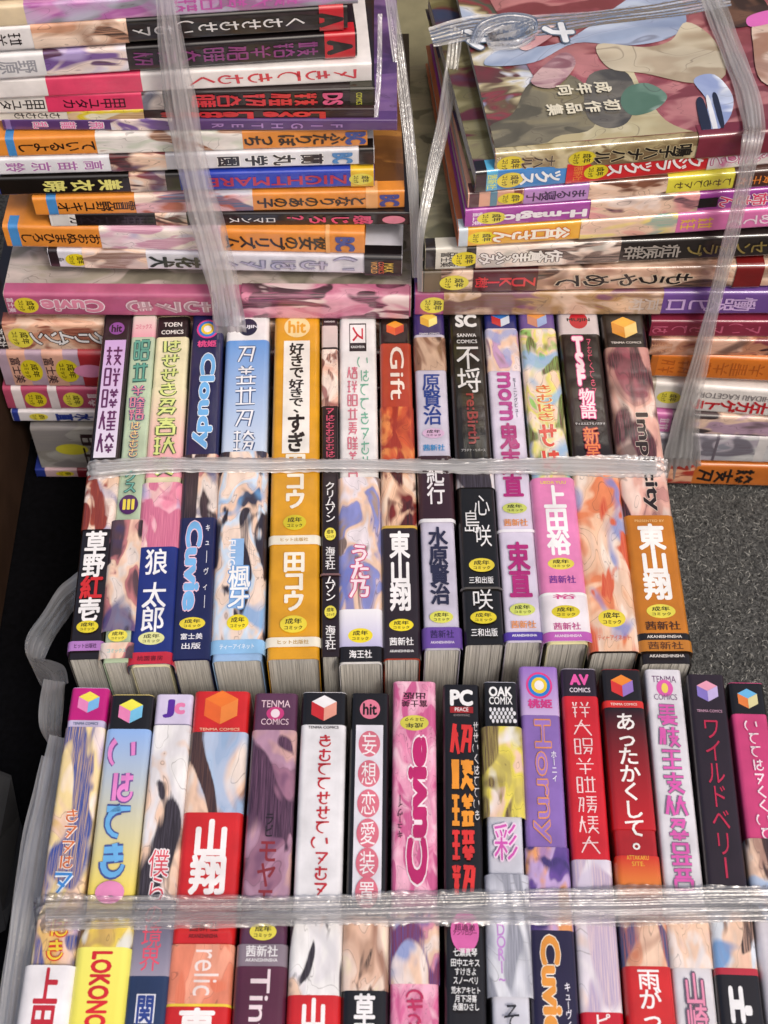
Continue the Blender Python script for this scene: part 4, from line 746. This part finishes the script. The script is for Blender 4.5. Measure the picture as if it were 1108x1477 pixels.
# carton standing behind the gap between the two tall stacks, with printed marks
e = empty('cardboard_carton', (.02, .46, 0), 0)
box('carton_body', -.30, .34, 0, .28, 0, .46, card, e)
box('lid_flap', -.30, .34, -.004, -.0005, .30, .455, card, e); box('lid_flap', -.29, .33, .001, .139, .4605, .4645, card, e); box('lid_flap', -.29, .33, .141, .279, .4605, .4645, card, e)
vs, fs, bb = glyph('館', .02); c0 = at_y(600, 40, .46)
mesh_obj('printed_mark', [(c0.x - .02 + (v[0]-.5)*.030, -.0046 - z, c0.z + (v[1]-.38)*.034) for v, z in zip(vs, zlev(vs))], fs, plain('brown_print', (.05, .028, .015)), e)
tag(e, 'brown cardboard carton with dark print, behind the gap between the two back stacks', 'carton')

# ------------------------------------------------------------------ a few more books lying behind the gap
BK = 'books lying behind the gap between the back stacks'
def low_book(x0, x1, y0, y1, z0, z1, jc, label, rz=0):
    T = z1 - z0; L = x1 - x0
    b = Book('paperback', L, T, y1-y0, flat(jc) if isinstance(jc, str) else art(jc[0], jc[1], 26), label, BK)
    rm = Matrix(((0, 1, 0), (0, 0, -1), (-1, 0, 0))); m4 = (Matrix.Rotation(R(rz), 3, 'Z') @ rm).to_4x4(); m4.translation = Vector(((x0+x1)/2, y1, (z0+z1)/2)); b.root.matrix_world = m4
    b.band(L/2-.012, L/2-.03, flat('a09a84'), name='spine_panel'); return b
zz = .002
for i, (jc, th, x0, x1, lab) in enumerate([
  ('55513c', .030, -.085, .118, 'olive green book at the bottom of the pile behind the gap'),
  ('8c8974', .028, -.080, .120, 'cream book second from the bottom of the pile behind the gap'),
  ('3c4a6a', .026, -.095, .112, 'slate blue book in the middle of the pile behind the gap'),
  ('a07c6c', .028, -.082, .116, 'salmon pink book above the slate blue one behind the gap'),
  ('8c9a9c', .026, -.090, .110, 'grey blue book second from the top behind the gap'),
  ('8f8b70', .027, -.084, .114, 'khaki book on top of the pile behind the gap')]):
    low_book(x0, x1, .300, .445, zz, zz+th, jc, lab, random.uniform(-2, 2)); zz += th + .0008

# ------------------------------------------------------------------ stretched plastic tape
def catmull(P, n):
    out = []
    for i in range(len(P)-1):
        p0 = P[max(0, i-1)]; p1 = P[i]; p2 = P[i+1]; p3 = P[min(len(P)-1, i+2)]
        for k in range(n):
            t = k/n; out.append(tuple(.5*((2*b)+(-a+c)*t+(2*a-5*b+4*c-d)*t*t+(-a+3*b-3*c+d)*t**3) for a, b, c, d in zip(p0, p1, p2, p3)))
    out.append(tuple(P[-1])); return out
def ribbon(name, path, mat, parent, seed=0, nseg=24, nc=18, wr=.0006, ruffle=0.0):
    """path: (point, width vector (full width)) ; folded film with long creases and a ruffled edge"""
    r = random.Random(seed)
    P = catmull([tuple(p) + tuple(w_) for p, w_ in path], nseg)
    ph = [r.uniform(0, 6.28) for _ in range(8)]; fr = [r.uniform(1, 4.5) for _ in range(4)]
    V, F, UV = [], [], []; s_ = 0
    for i, q in enumerate(P):
        p = Vector(q[:3]); wv = Vector(q[3:]); nx_ = Vector(P[min(i+1, len(P)-1)][:3]); pv = Vector(P[max(i-1, 0)][:3]); tg = (nx_-pv).normalized()
        nm = tg.cross(wv).normalized()
        if i: s_ += (p - Vector(P[i-1][:3])).length
        sc = 1 + .06*math.sin(s_*70+ph[6]) + .03*math.sin(s_*190+ph[7])
        for j in range(nc+1):
            t = j/nc - .5
            h = wr*(math.sin(t*6.28*fr[0]*2+ph[0]+s_*9) + .7*math.sin(t*6.28*fr[1]*2.6+ph[1]-s_*14) + .35*math.sin(t*23+ph[2]+s_*25))
            eg = abs(t)*2
            h += ruffle*max(0, eg-.7)*3.3*math.sin(s_*900*(1+.2*math.sin(s_*50))+ph[3])
            V.append(p + wv*t*sc + nm*(h + wr*1.2)); UV.append((t*wv.length, s_))
    for i in range(len(P)-1):
        for j in range(nc): a = i*(nc+1)+j; F.append((a, a+nc+1, a+nc+2, a+1))
    return mesh_obj(name, V, F, mat, parent, smooth=True, uvs=UV)
def tp(px, y0, y1, z): # point and width vector on a level plane, from the tape's two edges in the photo
    a = at(px, y0, z); b = at(px, y1, z); return ((a+b)/2, (a-b))
TB = 'plastic tapes tied round the book bundles'
# round the middle bundle
e = empty('plastic_tape'); zt = .1512; t1 = tape_mat(.60)
L0 = tp(134, 664, 690, zt); R0 = tp(953, 661, 688, zt)
pth = [((L0[0].x-.0035, L0[0].y, .002), L0[1]), ((L0[0].x-.004, L0[0].y, .08), L0[1]), ((L0[0].x-.0035, L0[0].y, .140), L0[1]), ((L0[0].x-.0015, L0[0].y, zt-.0015), L0[1]), tp(150, 664, 691, zt)] + [tp(x, y0, y1, zt) for x, y0, y1 in ((220, 659, 684), (330, 660, 682), (450, 661, 682), (560, 662, 682), (680, 662, 684), (780, 660, 686), (880, 658, 688), (935, 659, 690))] + [((R0[0].x+.0012, R0[0].y, zt-.001), R0[1]), ((R0[0].x+.004, R0[0].y, .140), R0[1]), ((R0[0].x+.0045, R0[0].y, .07), R0[1]), ((R0[0].x+.004, R0[0].y, .002), R0[1])]
ribbon('tape_film', pth, t1, e, 1, 26, 18, .00025, .0004)
pth2 = [tp(x, y0, y1, zt+.0010) for x, y0, y1 in ((138, 668, 684), (240, 664, 677), (360, 668, 679), (500, 664, 676), (640, 669, 680), (760, 663, 680), (860, 661, 683), (948, 664, 686))]
ribbon('tape_film', pth2, t1, e, 2, 24, 12, .0003, .0003)
tag(e, 'thin clear plastic tape stretched across the spines of the middle bundle', 'plastic tape', TB)
# round the front bundle: wide band in several layers
e = empty('plastic_tape'); t2 = tape_mat(.24, freq=300)
rows = ((66, 1290, 1347), (150, 1290, 1343), (300, 1293, 1338), (450, 1291, 1337), (600, 1286, 1335), (720, 1282, 1336), (840, 1280, 1336), (960, 1277, 1334), (1060, 1276, 1332), (1130, 1275, 1332), (1195, 1274, 1332))
L0 = tp(66, 1290, 1347, zt); R0 = tp(1195, 1274, 1332, zt)
pth = [((L0[0].x-.008, L0[0].y-.012, .02), L0[1]), ((L0[0].x-.009, L0[0].y-.008, .09), L0[1]), ((L0[0].x-.006, L0[0].y-.003, .138), L0[1])] + [tp(x, a, b, zt) for x, a, b in rows] + [((R0[0].x+.006, R0[0].y, .138), R0[1]), ((R0[0].x+.007, R0[0].y, .05), R0[1])]
ribbon('tape_film', pth, t2, e, 3, 30, 30, .0003, .0006)
ribbon('tape_film', [tp(x, a+4, b-16, zt+.0013) for x, a, b in rows], t2, e, 4, 26, 24, .0004, .0006)
ribbon('tape_film', [tp(x, a+22, b-3, zt+.0024) for x, a, b in rows], tape_mat(.30, freq=300), e, 5, 26, 20, .0004, .0004)
tag(e, 'wide crinkled plastic tape band across the spines of the front bundle', 'plastic tape', TB)
# down the front of the back left stack
e = empty('plastic_tape'); t3 = tape_mat(.40, freq=150)
def fp(px0, px1, py, y): a = at_y(px0, py, y); b = at_y(px1, py, y); return ((a+b)/2, b-a)
ribbon('tape_film', [fp(216, 252, -90, 0.1510), fp(222, 256, -20, 0.1420), fp(228, 266, 60, 0.1400), fp(238, 284, 150, 0.1390), fp(252, 300, 230, 0.1365), fp(270, 318, 300, 0.1340), fp(288, 336, 370, 0.1300), fp(304, 352, 440, 0.1240), fp(310, 358, 500, 0.1230)], t3, e, 6, 22, 26, .00032, .0002)
ribbon('tape_film', [fp(228, 248, -20, 0.1400), fp(240, 262, 80, 0.1380), fp(255, 282, 190, 0.1360), fp(276, 304, 290, 0.1320), fp(300, 334, 390, 0.1270), fp(312, 346, 470, 0.1220)], t3, e, 7, 22, 18, .00035)
ribbon('tape_film', [fp(552, 566, -30, 0.2210), fp(566, 584, 80, 0.2010), fp(580, 598, 190, 0.1710), fp(590, 604, 290, 0.1490), fp(594, 604, 400, 0.1370)], t3, e, 8, 22, 18, .0004)
ribbon('tape_film', [fp(545, 552, 20, 0.1910), fp(543, 551, 110, 0.1710), fp(538, 546, 170, 0.1560)], t3, e, 18, 22, 8, .0005)
tag(e, 'long clear plastic tape running down the front of the back left stack', 'plastic tape', TB)
# over and round the back right stack
e = empty('plastic_tape'); zc = at_y(850, 215, .128).z + .004
zc = top.root.matrix_world.translation.z + top.T/2 + .0022
zc2 = zc
def cp(x0, y0, x1, y1, dz=0): a = at(x0, y0, zc2+dz); b = at(x1, y1, zc2+dz); return ((a+b)/2, b-a)
ribbon('tape_film', [cp(1000, -30, 1026, -44), cp(1018, 20, 1046, 6), cp(1040, 80, 1070, 66), cp(1060, 135, 1092, 124), cp(1072, 180, 1103, 176, .001), fp(1070, 1100, 205, 0.1300), fp(1060, 1084, 270, 0.1285), fp(1044, 1066, 340, 0.1280), fp(1024, 1045, 420, 0.1275), fp(1004, 1027, 500, 0.1270), fp(984, 1014, 570, 0.1260), fp(962, 1010, 640, 0.1250), fp(950, 1012, 690, 0.1260)], t3, e, 9, 22, 22, .0003)
ribbon('tape_film', [cp(1008, -20, 1024, -28, .001), cp(1026, 20, 1042, 12, .001), cp(1048, 80, 1066, 72, .001), cp(1070, 135, 1090, 128, .001), cp(1078, 182, 1099, 180, .0018), fp(1076, 1096, 208, .129), fp(1060, 1078, 280, .1275), fp(1042, 1060, 350, .127), fp(1022, 1040, 430, .1265), fp(1000, 1020, 510, .126), fp(975, 1002, 590, .125), fp(958, 996, 660, .124)], t3, e, 19, 22, 18, .0003)
t4 = tape_mat(.42, freq=190)
ribbon('tape_film', [cp(618, 40, 626, 66), cp(680, 22, 690, 56), cp(770, 22, 778, 50), cp(860, 14, 866, 36), cp(960, 2, 966, 24), cp(1050, -14, 1056, 8)], t4, e, 10, 24, 22, .00035)
ribbon('tape_film', [cp(676, 60, 690, 64, .001), cp(690, 30, 704, 44, .004), cp(730, 16, 738, 34, .007), cp(772, 20, 768, 42, .006), cp(776, 46, 758, 50, .004), cp(745, 66, 735, 50, .003), cp(705, 66, 700, 52, .002)], tape_mat(.34, freq=150), e, 11, 26, 20, .0010)
ribbon('tape_film', [cp(700, 46, 706, 60, .003), cp(735, 28, 748, 58, .008), cp(765, 18, 778, 46, .006)], tape_mat(.45, freq=150), e, 12, 26, 22, .0016)
ribbon('tape_film', [cp(650, 36, 668, 44), fp(640, 660, 110, 0.2020), fp(628, 650, 180, 0.1770), fp(612, 630, 260, 0.1520), fp(602, 612, 340, 0.1320), fp(602, 610, 420, 0.1240)], t3, e, 13, 22, 18, .0004)
tag(e, 'clear plastic tape knotted over the cover of the back right stack', 'plastic tape', TB)
# loose loop and film at the left of the bundles
def lp(x0, y0, x1, y1, z): a = at(x0, y0, z); b = at(x1, y1, z); return ((a+b)/2, b-a)
e = empty('plastic_tape'); t5 = tape_mat(.34, freq=140)
ribbon('tape_film', [lp(140, 800, 146, 846, .112), lp(104, 832, 108, 880, .110), lp(84, 850, 98, 893, .106), lp(62, 885, 82, 915, .100), lp(42, 915, 70, 935, .092), lp(37, 940, 62, 955, .090), lp(46, 962, 62, 950, .094), lp(56, 985, 92, 960, .100), lp(66, 1000, 100, 985, .104)], t5, e, 14, 22, 24, .00014)
ribbon('tape_film', [lp(62, 980, 96, 985, .108), lp(58, 1010, 92, 1012, .110), lp(58, 1050, 88, 1055, .112), lp(70, 1075, 92, 1080, .118)], tape_mat(.40, freq=140), e, 15, 22, 24, .0004)
tag(e, 'loose dangling loop of plastic tape at the left end of the middle bundle', 'plastic tape', TB)
e = empty('plastic_tape')
ribbon('tape_film', [lp(72, 1060, 96, 1066, .120), lp(56, 1130, 88, 1136, .122), lp(38, 1210, 74, 1216, .125), lp(24, 1290, 66, 1298, .128), lp(12, 1370, 50, 1376, .125), lp(0, 1450, 40, 1454, .122), lp(-14, 1530, 30, 1534, .120)], tape_mat(.5, freq=130), e, 16, 24, 28, .0003)
ribbon('tape_film', [lp(60, 1090, 78, 1094, .110), lp(34, 1200, 56, 1206, .112), lp(16, 1320, 36, 1322, .114), lp(-2, 1440, 20, 1444, .114), lp(-14, 1530, 10, 1534, .112)], tape_mat(.6, freq=130), e, 17, 24, 24, .0003)
tag(e, 'bunched whitish plastic tape hanging down the left side of the front bundle', 'plastic tape', TB)
# dark folded sheet at the lower left
A = [at(-30, 1100, .05), at(16, 1118, .05), at(28, 1180, .03), at(32, 1192, .05), at(22, 1290, .04), at(8, 1340, .03), at(-30, 1360, .02)]
C0 = [p + Vector((0, 0, -.0012)) for p in A]; n = len(A)
m_ = mesh_obj('folded_sheet', A + C0, [tuple(range(n-1, -1, -1)), tuple(range(n, 2*n))] + [(i, (i+1) % n, n+(i+1) % n, n+i) for i in range(n)], plain('grey_sheet', (.022, .022, .023), .95, 30, .3, .001))
tag(m_, 'dark grey folded sheet at the left edge beside the front bundle', 'sheet')
